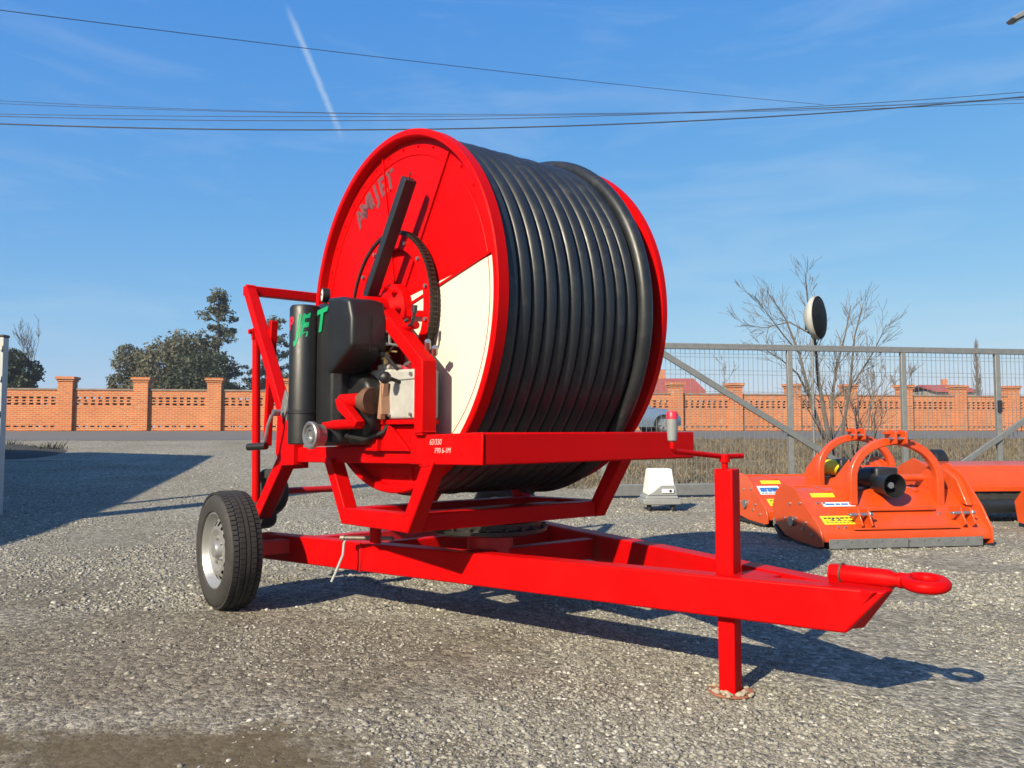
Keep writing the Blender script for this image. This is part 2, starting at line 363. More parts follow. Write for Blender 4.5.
xr = [-200, -100]+list(range(-60, 62, 4))+[100, 200]
sheet('road', xr, [25, 26, 27, 28, 29, 30, 31, 32.2], ASPHALT, .006)

# loose crushed stone on the yard, one uncountable mass
def stones(name, count, ymin, ymax, smin, smax, seed):
    r = np.random.default_rng(seed)
    ph = (1+5**.5)/2
    iv = np.array([(-1, ph, 0), (1, ph, 0), (-1, -ph, 0), (1, -ph, 0), (0, -1, ph), (0, 1, ph), (0, -1, -ph), (0, 1, -ph), (ph, 0, -1), (ph, 0, 1), (-ph, 0, -1), (-ph, 0, 1)])/1.9
    itf = np.array([(0, 11, 5), (0, 5, 1), (0, 1, 7), (0, 7, 10), (0, 10, 11), (1, 5, 9), (5, 11, 4), (11, 10, 2), (10, 7, 6), (7, 1, 8), (3, 9, 4), (3, 4, 2), (3, 2, 6), (3, 6, 8), (3, 8, 9), (4, 9, 5), (2, 4, 11), (6, 2, 10), (8, 6, 7), (9, 8, 1)])
    P = []
    while len(P) < count:
        y = ymin*(ymax/ymin)**r.random(); x = (r.random()*2-1)*.72*y
        d = mnoise.noise(Vector((x*.9, y*.9, 5)))+.5*mnoise.noise(Vector((x*2.7, y*2.7, 9)))
        if r.random() > .42+1.2*d: continue
        if ((x+1.5)/1.7)**2+((y-3.6)/.9)**2 < 1 and r.random() > .45: continue
        if ((x+1.02)/.62)**2+((y-2.50)/.22)**2 < 1.1 and r.random() > .06: continue
        P.append((x, y))
    P = np.array(P); n = len(P)
    s = smin*(smax/smin)**(r.random(n)**2.8)
    V = iv[None]*(1+.62*(r.random((n, 12, 1))-.5)*2)*s[:, None, None]*(.65+.6*r.random((n, 1, 3)))
    V[:, :, 2] *= .62
    a = r.random(n)*6.283; ca, sa = np.cos(a)[:, None], np.sin(a)[:, None]
    x = V[:, :, 0]*ca-V[:, :, 1]*sa; y = V[:, :, 0]*sa+V[:, :, 1]*ca
    Z = np.array([gz(p[0], p[1]) for p in P])
    V = np.stack([x+P[:, 0, None], y+P[:, 1, None], V[:, :, 2]+(Z-s*.02)[:, None]], -1).reshape(-1, 3)
    F = (itf[None]+12*np.arange(n)[:, None, None]).reshape(-1)
    me = bpy.data.meshes.new(name); me.vertices.add(len(V)); me.vertices.foreach_set('co', V.ravel())
    me.loops.add(len(F)); me.loops.foreach_set('vertex_index', F.astype(np.int32))
    k = len(F)//3; me.polygons.add(k); me.polygons.foreach_set('loop_start', np.arange(0, 3*k, 3, dtype=np.int32)); me.polygons.foreach_set('loop_total', np.full(k, 3, dtype=np.int32))
    me.update(calc_edges=True); me.materials.append(STONE)
    o = bpy.data.objects.new(name, me); C.objects.link(o); return o
tag(stones('coarse_gravel', 70000, 4.5, 19, .007, .020, 11), 'slightly coarser crushed stone lying over the middle of the yard', 'gravel', kind='stuff')
tag(stones('gravel', 120000, 2.0, 12, .0022, .0125, 3), 'loose grey crushed stone scattered over the yard', 'gravel', kind='stuff')

# dry grass on the verge beyond the gate
def grass(name, count, m, area, hmin, hmax, wid, lab, cat):
    vs, fs = [], []
    i = 0
    while i < count:
        x = random.uniform(*area[:2]); n = random.uniform(*area[2:]); y = n+.16*x
        if mnoise.noise(Vector((x*.6, n*.6, 3))) < random.uniform(-.6, .35): continue
        h = random.uniform(hmin, hmax)*(.55+1.1*max(0, mnoise.noise(Vector((x*1.7, n*1.7, 8)))+.35)); a = random.random()*6.28; w = wid*random.uniform(.6, 1.4); z = gz(x, y)
        lx, ly = random.gauss(0, h*.5), random.gauss(0, h*.5); k = len(vs)
        vs += [(x-w*math.cos(a), y-w*math.sin(a), z-.01), (x+w*math.cos(a), y+w*math.sin(a), z-.01), (x+lx, y+ly, z+h)]; fs.append((k, k+1, k+2)); i += 1
    mb = MB(); mb.add(vs, fs); me = bpy.data.meshes.new(name); me.from_pydata(vs, [], fs); me.materials.append(m)
    o = bpy.data.objects.new(name, me); C.objects.link(o); return tag(o, lab, cat, kind='stuff')
grass('dry_grass', 70000, GRASSDRY, (.8, 24, 12.1, 24.6), .03, .15, .010, 'dry yellow-brown winter grass on the verge behind the gate', 'grass')
def mound(name, cx, cy, rx, ry, h, m):
    vs, fs = [], []; N, K = 36, 8
    for j in range(K+1):
        for i in range(N):
            t = 2*math.pi*i/N; q = j/K; x = cx+rx*q*math.cos(t); y = cy+ry*q*math.sin(t)
            vs.append((x, y, gz(x, y)-.02+h*(1-q*q)*(1+.7*mnoise.noise(Vector((x*1.3, y*1.3, 1))))+.06*mnoise.noise(Vector((x*5, y*5, 1)))*(1-q)))
    fs = [(j*N+i, j*N+(i+1) % N, (j+1)*N+(i+1) % N, (j+1)*N+i) for j in range(K) for i in range(N)]
    mb = MB(); mb.add(vs, fs); return mb.build(name, m, smooth=60)
SOIL = mat('dark_soil', (0.0273, 0.0234, 0.0187), .95, var=.4, scale=5, bump=.6, bscale=25)
tag(mound('soil_bank', -12.6, 17.6, 2.6, 2.8, .20, SOIL), kind='structure')
grass('weeds', 6000, WEED, (-15.0, -10.9, 17.4, 21.5), .04, .20, .016, 'dark low weeds on the shaded soil bank at the road edge', 'weeds')
k_ = MB(); k_.bar((-14, 15.0, .34), (-9.0, 16.6, .34), .14, .12); tag(k_.build('kerb', CONCRETE, bevel=.01), kind='structure')

# ------------------------------------------------------------------ hose reel irrigator
# local frame: x along the reel axis (away from camera), y towards the rear wheels, z up
rt = thing('hose_reel_irrigator', (.8253, 3.0637, 0), 'red two-wheeled irrigation trailer carrying a huge drum of coiled black hose', 'irrigation reel', R(38))
CA, CZ, RR = 1.584, 1.586, .895
def zt(a): return .450-.0285*a
UX = (1, 0, 0)
# --- drawbar: two box beams meeting at the front in a V
def beam(u0, k, sgn, a_rear, name='drawbar_beam'):
    H, Wd = .152, .095
    p = [(u0-k*a_rear, a_rear, zt(a_rear)), (u0-k*a_rear, a_rear, zt(a_rear)-H), (u0+k*.43, -.43, zt(-.43)-H), (u0+k*.56, -.56, zt(-.56))]
    return MB().prism(p, (sgn*Wd, sgn*Wd*k, 0)).build(name, RED, rt, .008)
nb = beam(-.045, .222, 1, 3.0); fb = beam(.315, -.31, -1, 2.95)
m_ = MB()                                                          # welded joint in the near beam
m_.bar((-.045-.222*2.03-.003, 2.03, zt(2.03)+.002), (-.045-.222*2.03-.003, 2.03, zt(2.03)-.154), .010, .012); m_.build('weld_seam', REDDARK, nb)
m_ = MB(); m_.bar((-.34, 1.42, .335), (.62, 1.42, .335), .07, .11); m_.build('crossbeam', RED, rt, .006)
m_ = MB(); m_.bar((-.50, 2.05, .33), (.86, 2.05, .33), .07, .11); m_.build('crossbeam', RED, rt, .006)
m_ = MB(); m_.bar((-.92, 2.70, .315), (.92, 2.70, .315), .08, .08); m_.cyl((-.99, 2.70, .322), (.99, 2.70, .322), .03); m_.build('axle', REDDARK, rt, .004)
# top gusset plates between the beams at the front, with a slot left open
m_ = MB()
m_.prism([(.05, .05, zt(.05)-.006), (.22, .05, zt(.05)-.006), (.215, -.10, zt(-.1)-.006), (.08, -.10, zt(-.1)-.006)], (0, 0, -.012))
m_.prism([(.11, -.24, zt(-.24)-.006), (.185, -.24, zt(-.24)-.006), (.165, -.515, zt(-.5)-.006), (.150, -.515, zt(-.5)-.006)], (0, 0, -.012))
m_.prism([(.07, -.515, zt(-.52)-.004), (.25, -.515, zt(-.52)-.004), (.20, -.375, zt(-.38)-.148), (.04, -.375, zt(-.38)-.148)], (0, .012, .004))
m_.build('nose_plate', RED, rt, .003)
# --- jack stand
js = MB(); T = R(13)
js.box((.030, .03, .648), (.074, .074, .406), T); jo = js.build('jack_sleeve', RED, rt, .006)
js = MB(); js.box((.032, .03, .235), (.067, .067, .455), T); js.build('jack_leg', RED, rt, .005)
js = MB(); js.cyl((.035, .03, .003), (.035, .03, .011), .085, n=28); js.build('jack_foot', mat('rusty_plate', (.22, .075, .045), .8, var=.35, scale=18, dirt=((.22, .19, .14), .6)), rt, .002)
js = MB(); js.cyl((.030, .04, .85), (.030, .04, .885), .013); js.cyl((.030, .04, .875), (.030, .04, .905), .020)
js.tube([(.155, .05, .897), (.03, .05, .897), (-.20, .05, .918), (-.245, .05, .922), (-.262, .05, .936), (-.262, .05, .96)], .0105, 10); jc = js.build('jack_crank', RED, rt)
js = MB(); js.lathe([(.012, 0), (.017, .004), (.020, .05), (.020, .082)], (-.262, .05, .958), (0, 0, 1), 20); js.build('crank_grip', GREYPL, jc)
js = MB(); js.lathe([(.0205, 0), (.0205, .022), (.016, .028), (0, .028)], (-.262, .05, 1.040), (0, 0, 1), 20); js.build('grip_cap', REDV, jc)
# --- towing eye
te = MB(); d_ = Vector((.05, -.36, .004)).normalized(); p_ = Vector((.172, -.31, .486))
te.lathe([(.036, 0), (.036, .038)], p_, d_, 6, True); te.lathe([(.033, .038), (.033, .20), (.024, .225), (.026, .25)], p_, d_, 24)
te.torus(p_+d_*.318, (-.10, -.06, 1), .058, .0205, 40, 14); te.lathe([(.028, .235), (.024, .275)], p_, d_, 20, True)
te.bar(p_+d_*.04+Vector((0, 0, -.036)), p_+d_*.18+Vector((0, 0, -.036)), .05, .02)
te_o = te.build('towing_eye', RED, rt, .002)
te = MB(); te.torus(p_+d_*.043, d_, .036, .004, 24, 6); te.build('clip', RUST, te_o)
te = MB(); te.cyl(p_+d_*.13+Vector((0, 0, .03)), p_+d_*.13+Vector((0, 0, .046)), .007, n=8); te.build('grease_nipple', STEEL, te_o)
# --- wheels
def wheel(u, side):
    wt = bpy.data.objects.new('wheel', None); C.objects.link(wt); wt.parent = rt; wt.location = (u, 2.70, .325); wt.empty_display_size = .1
    if side > 0: wt.rotation_euler = (0, 0, math.pi)
    t = MB(); w = .092                                           # outer side faces -x
    prof = [(.205, -w*.80), (.218, -w*.98), (.25, -w*1.06), (.285, -w*1.0), (.306, -w*.86), (.3165, -w*.70), (.3225, -w*.45)]
    full = [(r, x) for r, x in prof]+[(.325, -.022), (.325, .022)]+[(r, -x) for r, x in prof[::-1]]
    t.lathe(full, (0, 0, 0), UX, 72); ty = t.build('tyre', RUBBER, wt)
    g = MB(); n = 72                                             # tread ribs stand 5 mm proud, leaving grooves
    for x0, x1, off, gap in ((-.080, -.052, 0, .20), (-.044, -.016, .5, .12), (-.009, .009, 0, 0), (.016, .044, .5, .12), (.052, .080, 0, .2)):
        for i in range(n):
            t0 = 2*math.pi*(i+off)/n; t1 = 2*math.pi*(i+off+1-gap)/n
            rr = lambda x: .326-(.0035 if abs(x) > .05 else 0)-(.004 if abs(x) > .075 else 0)
            P = []
            for tt in (t0, t1):
                for x in (x0, x1):
                    for dr in (-.006, .005): P.append((x, (rr(x)+dr)*math.cos(tt), (rr(x)+dr)*math.sin(tt)))
            g.add(P, [(1, 5, 7, 3), (0, 2, 6, 4), (0, 1, 3, 2), (4, 6, 7, 5), (0, 4, 5, 1), (2, 3, 7, 6)])
    g.build('tread', RUBBER, ty, smooth=0)
    r = MB()
    r.lathe([(.212, -.074), (.215, -.080), (.206, -.083), (.200, -.076), (.192, -.062), (.180, -.048), (.174, -.040)], (0, 0, 0), UX, 64)
    r.lathe([(.174, -.040), (.172, .07), (.20, .08)], (0, 0, 0), UX, 64)
    N = 64                                                       # disc with a ring of slots
    def ring(r0, x0, r1, x1, skip=None):
        for i in range(N):
            if skip and (i % 4) in skip: continue
            a, b = 2*math.pi*i/N, 2*math.pi*(i+1)/N
            r.add([(x0, r0*math.cos(a), r0*math.sin(a)), (x0, r0*math.cos(b), r0*math.sin(b)), (x1, r1*math.cos(b), r1*math.sin(b)), (x1, r1*math.cos(a), r1*math.sin(a))], [(0, 1, 2, 3)])
    ring(.174, -.040, .164, -.048); ring(.164, -.048, .136, -.064, (0, 1)); ring(.136, -.064, .116, -.068); ring(.116, -.068, .088, -.052); ring(.088, -.052, .05, -.050)
    ro = r.build('rim', SILVER, wt)
    h = MB(); h.lathe([(.052, -.050), (.048, -.070), (.040, -.082), (.0, -.085)], (0, 0, 0), UX, 28)
    for i in range(5):
        a = 2*math.pi*i/5; h.cyl((-.050, .070*math.cos(a), .070*math.sin(a)), (-.066, .070*math.cos(a), .070*math.sin(a)), .010, n=6)
    h.build('hub', SILVER, ro)
    b = MB(); b.lathe([(.17, .02), (.0, .02)], (0, 0, 0), UX, 32); b.build('brake_backplate', BLACKST, wt)
wheel(-.982, -1); wheel(1.0, 1)
# --- turntable
tt = MB(); tt.lathe([(.0, .0), (.29, 0), (.31, .010), (.31, .028), (.28, .032), (.28, .062), (.25, .066), (0, .066)], (-.02, 1.52, .470), (0, 0, 1), 48); to = tt.build('turntable', GREASE, rt)
for i in range(20):
    tt = MB(); a = 2*math.pi*i/20; tt.cyl((-.02+.295*math.cos(a), 1.52+.295*math.sin(a), .497), (-.02+.295*math.cos(a), 1.52+.295*math.sin(a), .515), .010, n=6); tt.build('bolt', GREASE, to)
tt = MB(); tt.cyl((-.02, 1.50, .30), (-.02, 1.50, .53), .12, n=24); tt.build('pivot', REDDARK, rt)
# --- lower frame of square tube with four raking legs, upper frame
lf = MB(); z0, hh = .578, .082
for u in (-.66, .49): lf.bar((u, 1.20, z0+.006), (u, 1.86, z0-.012), .08, hh)
for a, dz in ((1.235, .005), (1.815, -.010)): lf.bar((-.62, a, z0+dz), (.45, a, z0+dz), .079, hh-.002)
lf.bar((-.62, 1.50, z0-.01), (.45, 1.50, z0-.01), .1, .06)
lf.build('lower_frame', RED, rt, .006)
for u in (-.66, .49):
    m_ = MB(); m_.prism([(u-.038, 1.202, .54), (u-.038, 1.286, .54), (u-.038, 1.075, .87), (u-.038, .985, .87)], (.076, 0, 0)); m_.build('leg', RED, rt, .006)
    m_ = MB(); m_.prism([(u-.038, 1.86, .53), (u-.038, 1.774, .53), (u-.038, 1.99, .85), (u-.038, 2.08, .85)], (.076, 0, 0)); m_.build('leg', RED, rt, .006)
m_ = MB(); m_.prism([(-.690, .648, .861), (-.690, .648, .991), (-.690, 1.195, .976), (-.690, 1.195, .846)], (.012, 0, 0)); sp = m_.build('end_plate', RED, rt, .006)
m_ = MB(); m_.bar((-.676, .705, .9255), (.60, .705, .9265), .105, .129); m_.build('front_beam', RED, rt, .007)
m_ = MB(); m_.prism([(-.672, 1.195, .935), (-.672, 1.195, .848), (-.672, 2.49, .815), (-.672, 2.49, .900)], (.085, 0, 0)); m_.build('side_beam', RED, rt, .006)
m_ = MB(); m_.prism([(.515, .76, .985), (.515, .76, .860), (.515, 2.49, .815), (.515, 2.49, .900)], (.085, 0, 0)); m_.build('side_beam', RED, rt, .006)
m_ = MB(); m_.bar((-.587, 2.44, .858), (.515, 2.44, .858), .08, .082); m_.build('rear_beam', RED, rt, .006)
# marker writing on the plate (seen from -x: right is -y)
m_ = MB(); lettering(m_, '63/330', .034, (-.6912, .985, .948), (0, -1, .02), (0, 0, 1), .15, None, -.004); lettering(m_, 'F90 6-1M', .032, (-.6912, .93, .913), (0, -1, .03), (0, 0, 1), .1, None, -.004)
m_.build('marker_writing', CHALK, sp)
# --- drum: two flanges, core, hose
def rel(r, deg, u): return (u, CA+r*math.cos(R(deg)), CZ+r*math.sin(R(deg)))
def flange(u, s, lip=.048, name='flange'):
    """s = -1 outward towards -x"""
    f = MB()
    f.lathe([(.0, 0), (RR-.040, 0), (RR-.036, s*(lip-.006)), (RR-.030, s*lip), (RR-.006, s*lip), (RR, s*(lip-.006)), (RR, -s*.010), (RR-.05, -s*.012), (RR-.055, -s*.008), (.0, -s*.008)], (u, CA, CZ), UX, 128)
    return f.build(name, RED, rt)
fl = flange(-.535, -1); fr = flange(.432, 1, .030)
wp = MB(); ps = []                                              # cream sector panel
a0, a1 = 169, 252
N = 40
wp.add([rel(.13, a0-20, -.5375), rel(.13, a1, -.5375)]+[rel(RR-.042, a0+(a1-a0)*i/N, -.5375) for i in range(N+1)], [tuple([0, 1]+list(range(N+2, 1, -1)))])
wp.build('cream_panel', CREAM, fl, smooth=0)
sm = MB()                                                       # folded seams between the sheet segments
for dg in (a0-1.2, 79, 259, 349, 124, 304):
    sm.bar(rel(.12, dg, -.540), rel(RR-.042, dg, -.540), .012 if dg not in (124, 304) else .005, .010, UX)
sm.torus((-.536, CA, CZ), UX, RR-.115, .003, 96, 6); sm.build('seam', RED, fl, smooth=0)
m_ = MB(); word = 'AMIJET'                                      # faded lettering following the rim
for i, ch in enumerate(word):
    dg = 55+(0, 6.6, 11.6, 16.2, 22.0, 28.2)[i]; o_ = Vector(rel(.70, dg, -.5365)); up = Vector((0, math.cos(R(dg)), math.sin(R(dg)))); right = Vector((0, math.sin(R(dg)), -math.cos(R(dg))))*-1
    right = Vector((0, -math.sin(R(dg)), math.cos(R(dg)))); 
    lettering(m_, ch, .15, o_, right, up, -.2, None, .03)
m_.build('flange_lettering', GREYV, fl)
m_ = MB()
m_.lathe([(.315, -.555), (.385, -.555), (.385, -.582), (.315, -.582), (.315, -.555)], (0, CA, CZ), UX, 80)
for i in range(10): m_.bar(rel(.32, i*36+8, -.565), rel(.15, i*36+8, -.565), .03, .012, UX) if i % 5 == 0 else None
for i in range(12): m_.cyl(rel(.35, i*30+5, -.50), rel(.35, i*30+5, -.565), .02, n=10)
sr = m_.build('sprocket_ring', RED, fl, .002)
for i in range(14): m_ = MB(); m_.cyl(rel(.350, i*360/14+12, -.582), rel(.350, i*360/14+12, -.593), .010, n=6); m_.build('bolt', STEEL, sr)
m_ = MB(); n = 110                                               # roller chain round the sprocket ring
m_.lathe([(.386, -.584), (.400, -.586), (.400, -.556), (.386, -.556)], (0, CA, CZ), UX, 110)
for i in range(n):
    for u in (-.588, -.558):
        dg = 360*i/n; m_.bar(rel(.395, dg+.2, u), rel(.395, dg+360/n*.85, u),   .006, .016, (0, math.cos(R(dg)), math.sin(R(dg))))
    m_.cyl(rel(.401, 360*i/n, -.589), rel(.401, 360*i/n, -.555), .005, n=6)
m_.build('drive_chain', mat('chain_oil', (.030, .022, .016), .5, metal=.4, var=.4, scale=40), fl)
m_ = MB(); m_.lathe([(.15, -.50), (.14, -.58), (.07, -.62), (.065, -.74), (0, -.74)], (0, CA, CZ), UX, 32)
for i in range(8): m_.cyl(rel(.115, i*45, -.59), rel(.115, i*45, -.622), .012, n=6)
m_.build('hub', RED, fl)
m_ = MB(); m_.lathe([(.828, -.52), (.828, .42)], (0, CA, CZ), UX, 96); m_.build('drum_core', mat('drum_dark', (.01, .01, .01), .7), rt)
# hose: one continuous spiral, the last turn climbing on to the next layer
hp, hr = [], []; turns = 12.0; u_start, pitch = -.480, .0720; per = 110; r0 = .842
Ntot = int(turns*per)
for i in range(Ntot+1):
    q = i/per; k = math.floor(q); fr_ = q-k
    st = min(1, max(0, (fr_-.80)/.20)); st = st*st*(3-2*st)       # each turn runs straight and steps sideways near the top rear
    u = u_start+pitch*(k+st)
    dg = 274-360*q                                              # going round
    lift = .040*min(1, max(0, (q-(turns-1.05))/.16))
    rad = r0+.0015*math.sin(q*2.7)+lift+.034*max(0, -math.sin(R(dg)))**2   # hangs a little slack below
    hp.append(rel(rad, dg, u-.02*0)); hr.append(.0370 if lift == 0 else .0370+.002*min(1, lift/.04))
m_ = MB(); m_.tube(hp, hr, 14); m_.build('hose', HOSE, rt, smooth=60)
# rivets round the flange rim and along the seams, sharing one mesh
m_ = MB(); m_.cyl((0, 0, 0), (-.005, 0, 0), .007, n=8); rv = m_.build('rivet', RED, fl)
spots = [rel(RR-.075, i*10+3, -.536) for i in range(36) if not 160 < i*10+3 < 258]+[rel(r_, dg+2.4/r_, -.536) for dg in (79, 349, 304) for r_ in (.45, .55, .65, .75)]
for k, p in enumerate(spots):
    o = rv if k == 0 else rv.copy()
    if k: C.objects.link(o)
    o.location = p
# weld beads where the tubes meet
def bead(pts, r=.0045):
    P = [Vector(p) for p in pts]; q = []
    for a, b in zip(P, P[1:]):
        n = max(2, int((b-a).length/.006))
        q += [a.lerp(b, i/n)+Vector((random.gauss(0, .0006), random.gauss(0, .0006), random.gauss(0, .0006))) for i in range(n)]
    q.append(P[-1]); m = MB(); m.tube(q, [r*random.uniform(.75, 1.25) for _ in q], 6); m.build('weld_bead', RED, rt)
def cr_(dx, dy): c, s_ = math.cos(T), math.sin(T); return (.035+dx*c-dy*s_, .03+dx*s_+dy*c, zt(.03)+.002)
bead([cr_(-.037, .037), cr_(-.037, -.037), cr_(.037, -.037), cr_(.037, .037)])
for u in (-.66, .49):
    bead([(u-.039, 1.203, .62), (u-.039, 1.256, .62)]); bead([(u-.039, 1.025, .8465), (u-.039, 1.10, .8455)]); bead([(u-.038, 1.198, .62), (u+.038, 1.198, .62)]); bead([(u-.039, 1.82, .602), (u-.039, 1.88, .600)]); bead([(u-.039, 1.97, .828), (u-.039, 2.06, .826)])
bead([(-.691, 1.197, .975), (-.691, 1.197, .935)]); bead([(-.672, 1.197, .934), (-.672, 1.197, .848)])
bead([(-.713, 1.061, .992), (-.713, 1.133, .990)]); bead([(-.71, 1.060, .992), (-.64, 1.060, .992)])
# --- long black square arm in front of the flange
m_ = MB(); m_.bar((-.652, 1.285, 2.172), (-.652, 1.735, 1.56), .062, .048, (0, .6, .8)); m_.build('guide_arm', BLACKST, rt, .004)
m_ = MB(); m_.cyl((-.652, 1.292, 2.165), (-.652, 1.275, 2.20), .004, n=6); m_.build('arm_pin', BLACKST, rt)
# --- bent red column beside the gearbox
m_ = MB(); m_.prism([(-.712, 1.062, .975), (-.712, 1.132, .975), (-.712, 1.132, 1.275), (-.712, 1.49, 1.535), (-.712, 1.44, 1.585), (-.712, 1.062, 1.305)], (.075, 0, 0)); co = m_.build('gear_column', RED, rt, .006)
m_ = MB(); m_.box((-.655, 1.30, .94), (.03, .36, .16)); m_.prism([(-.695, 1.50, .90), (-.695, 1.20, .905), (-.695, 1.39, 1.03), (-.695, 1.45, 1.03)], (.02, 0, 0)); m_.prism([(-.72, 1.57, .90), (-.72, 1.45, .90), (-.72, 1.45, .96), (-.72, 1.50, .97)], (.1, 0, 0))
m_.box((-.645, 1.30, 1.036), (.12, .36, .022)); m_.build('gearbox_bracket', RED, rt, .004)
m_ = MB(); m_.cyl((-.66, 1.39, 1.475), (-.66, 1.20, 1.475), .018); m_.build('shaft_stub', RED, rt)
m_ = MB(); m_.tube([(-.69, 1.215, 1.472), (-.70, 1.17, 1.475), (-.70, 1.155, 1.50), (-.70, 1.15, 1.53)], .008, 8); m_.cyl((-.70, 1.15, 1.52), (-.70, 1.146, 1.555), .012, n=10); m_.build('small_crank', BLACKST, rt)
m_ = MB(); m_.tube([(-.69, 1.39, 1.47), (-.70, 1.37, 1.40), (-.70, 1.28, 1.385)], .007, 8); m_.build('locking_lever', STEEL, rt)
for p in ((1.10, 1.36, -.66), (1.09, 1.335, -.63)):
    m_ = MB(); m_.cyl((p[2], p[0], p[1]), (p[2]-.02, p[0]-.03, p[1]+.03), .014, n=6); m_.build('bolt', STEEL, rt)
# --- gearbox
g = MB(); g.prism([(-.700, 1.145, 1.050), (-.700, 1.385, 1.050), (-.700, 1.395, 1.262), (-.700, 1.37, 1.280), (-.700, 1.145, 1.272)], (.13, 0, 0)); gb = g.build('gearbox', CASTG, rt, .012, seg=3)
g = MB(); g.prism([(-.690, 1.382, 1.06), (-.690, 1.50, 1.08), (-.690, 1.56, 1.20), (-.690, 1.62, 1.262), (-.690, 1.56, 1.29), (-.690, 1.382, 1.285)], (.11, 0, 0)); g.box((-.64, 1.47, 1.30), (.09, .10, .03)); g.build('casting', CASTG, gb, .012, seg=3)
g = MB(); g.box((-.702, 1.24, 1.232), (.008, .26, .010)); g.build('cover_rib', CASTG, gb, .002)
g = MB(); g.lathe([(.0, 0), (.062, 0), (.065, .01), (.065, .035), (.052, .04), (.048, .07), (0, .07)], (-.755, 1.425, 1.135), (-.25, 1, 0), 28); g.build('coupling', RUST, gb)
g = MB(); g.bar((-.725, 1.400, 1.05), (-.725, 1.370, 1.225), .03, .03); g.bar((-.722, 1.365, 1.07), (-.722, 1.375, 1.21), .008, .05, UX); g.build('clamp_band', mat('brown_band', (.28, .15, .09), .6, var=.2), gb, .004)
g = MB(); g.lathe([(.0, -.028), (.018, -.022), (.028, -.008), (.028, .008), (.018, .022), (0, .028)], (-.770, 1.285, 1.236), (-1, 0, .1), 20); g.cyl((-.755, 1.285, 1.236), (-.69, 1.27, 1.215), .009, n=10); g.build('lever_knob', BLACKPL, gb)
g = MB(); g.cyl((-.67, 1.46, 1.29), (-.67, 1.46, 1.37), .016, n=12); g.cyl((-.67, 1.46, 1.335), (-.67, 1.46, 1.355), .024, n=6); g.bar((-.67, 1.60, 1.395), (-.67, 1.36, 1.365), .012, .008); g.build('valve', BRASS, gb, .002)
g = MB(); g.tube([(-.66, 1.30, 1.275), (-.68, 1.26, 1.30), (-.68, 1.20, 1.31), (-.66, 1.15, 1.27)], .007, 8); g.build('grease_line', STEEL, gb)
g = MB(); g.tube([(-.66, 1.44, 1.30), (-.66, 1.47, 1.36), (-.64, 1.42, 1.42)], .006, 8); g.build('grease_line', STEEL, gb)
# --- red clamp pipes beside the coupling
g = MB(); g.cyl((-.815, 1.625, 1.138), (-.775, 1.47, 1.140), .034, n=20); g.build('inlet_pipe', RED, rt, .003)
g = MB(); g.prism([(-.845, 1.645, 1.150), (-.845, 1.615, 1.095), (-.845, 1.44, 1.010), (-.845, 1.41, 1.040), (-.845, 1.57, 1.135)], (.045, 0, 0)); g.build('clamp_plate', RED, rt, .005)
g = MB(); g.cyl((-.835, 1.76, 1.022), (-.815, 1.43, 1.030), .024, n=20); g.build('clamp_bar', RED, rt, .003)
g = MB(); g.cyl((-.8352, 1.7615, 1.022), (-.835, 1.7585, 1.022), .016, n=16); g.build('bar_bore', BLACKST, rt)
# --- black moulded cover
cv = MB()
cv.prism([(-.700, 1.385, 1.38), (-.700, 1.385, 1.51), (-.700, 1.42, 1.60), (-.700, 1.50, 1.622), (-.700, 1.64, 1.634), (-.700, 1.64, 1.27), (-.700, 1.60, 1.27)], (-.19, 0, 0))
co_ = cv.build('transmission_cover', BLACKPL, rt, .018, seg=4)
cv = MB(); cv.prism([(-.64, 1.66, .925), (-.64, 2.06, .915), (-.64, 2.10, 1.30), (-.64, 2.08, 1.52), (-.64, 2.01, 1.62), (-.64, 1.90, 1.645), (-.64, 1.66, 1.62)], (-.185, 0, 0)); cv.build('back_shell', BLACKPL, co_, .03, seg=4)
cv = MB(); cv.prism([(-.64, 1.44, 1.06), (-.64, 1.44, 1.16), (-.64, 1.48, 1.235), (-.64, 1.56, 1.272), (-.64, 1.70, 1.272), (-.64, 1.70, .93), (-.64, 1.50, .93)], (-.125, 0, 0)); cv.build('lower_shell', BLACKPL, co_, .03, seg=4)
TR, TU, TA = .076, -.880, 1.920
cv = MB(); cv.lathe([(0, 0), (TR-.006, 0), (TR, .006), (TR, .686), (TR-.008, .699), (0, .70)], (TU, TA, .928), (0, 0, 1), 40); tb = cv.build('filter_tube', BLACKPL, co_)
cv = MB(); cv.prism([(-.80, 1.86, .935), (-.842, 1.86, .935), (-.852, 1.83, .935), (-.855, 1.76, .935), (-.845, 1.68, .935), (-.80, 1.66, .935)], (0, 0, .67)); cv.build('front_ridge', BLACKPL, co_, .012, seg=3)
cv = MB(); CP = (-.955, 1.685, .975); CX = (1, .10, 0); cv.lathe([(.060, 0), (.066, .004), (.066, .022), (.056, .026), (.052, .070)], CP, CX, 32); cv.lathe([(.060, 0), (.050, .002), (.045, .014), (.040, .014), (.036, .004), (.028, .004), (.024, .016), (0, .016)], CP, CX, 32); cv.bar((-.950, 1.74, 1.01), (-.90, 1.745, 1.035), .018, .010); cv.build('hose_coupling', STEEL, co_)
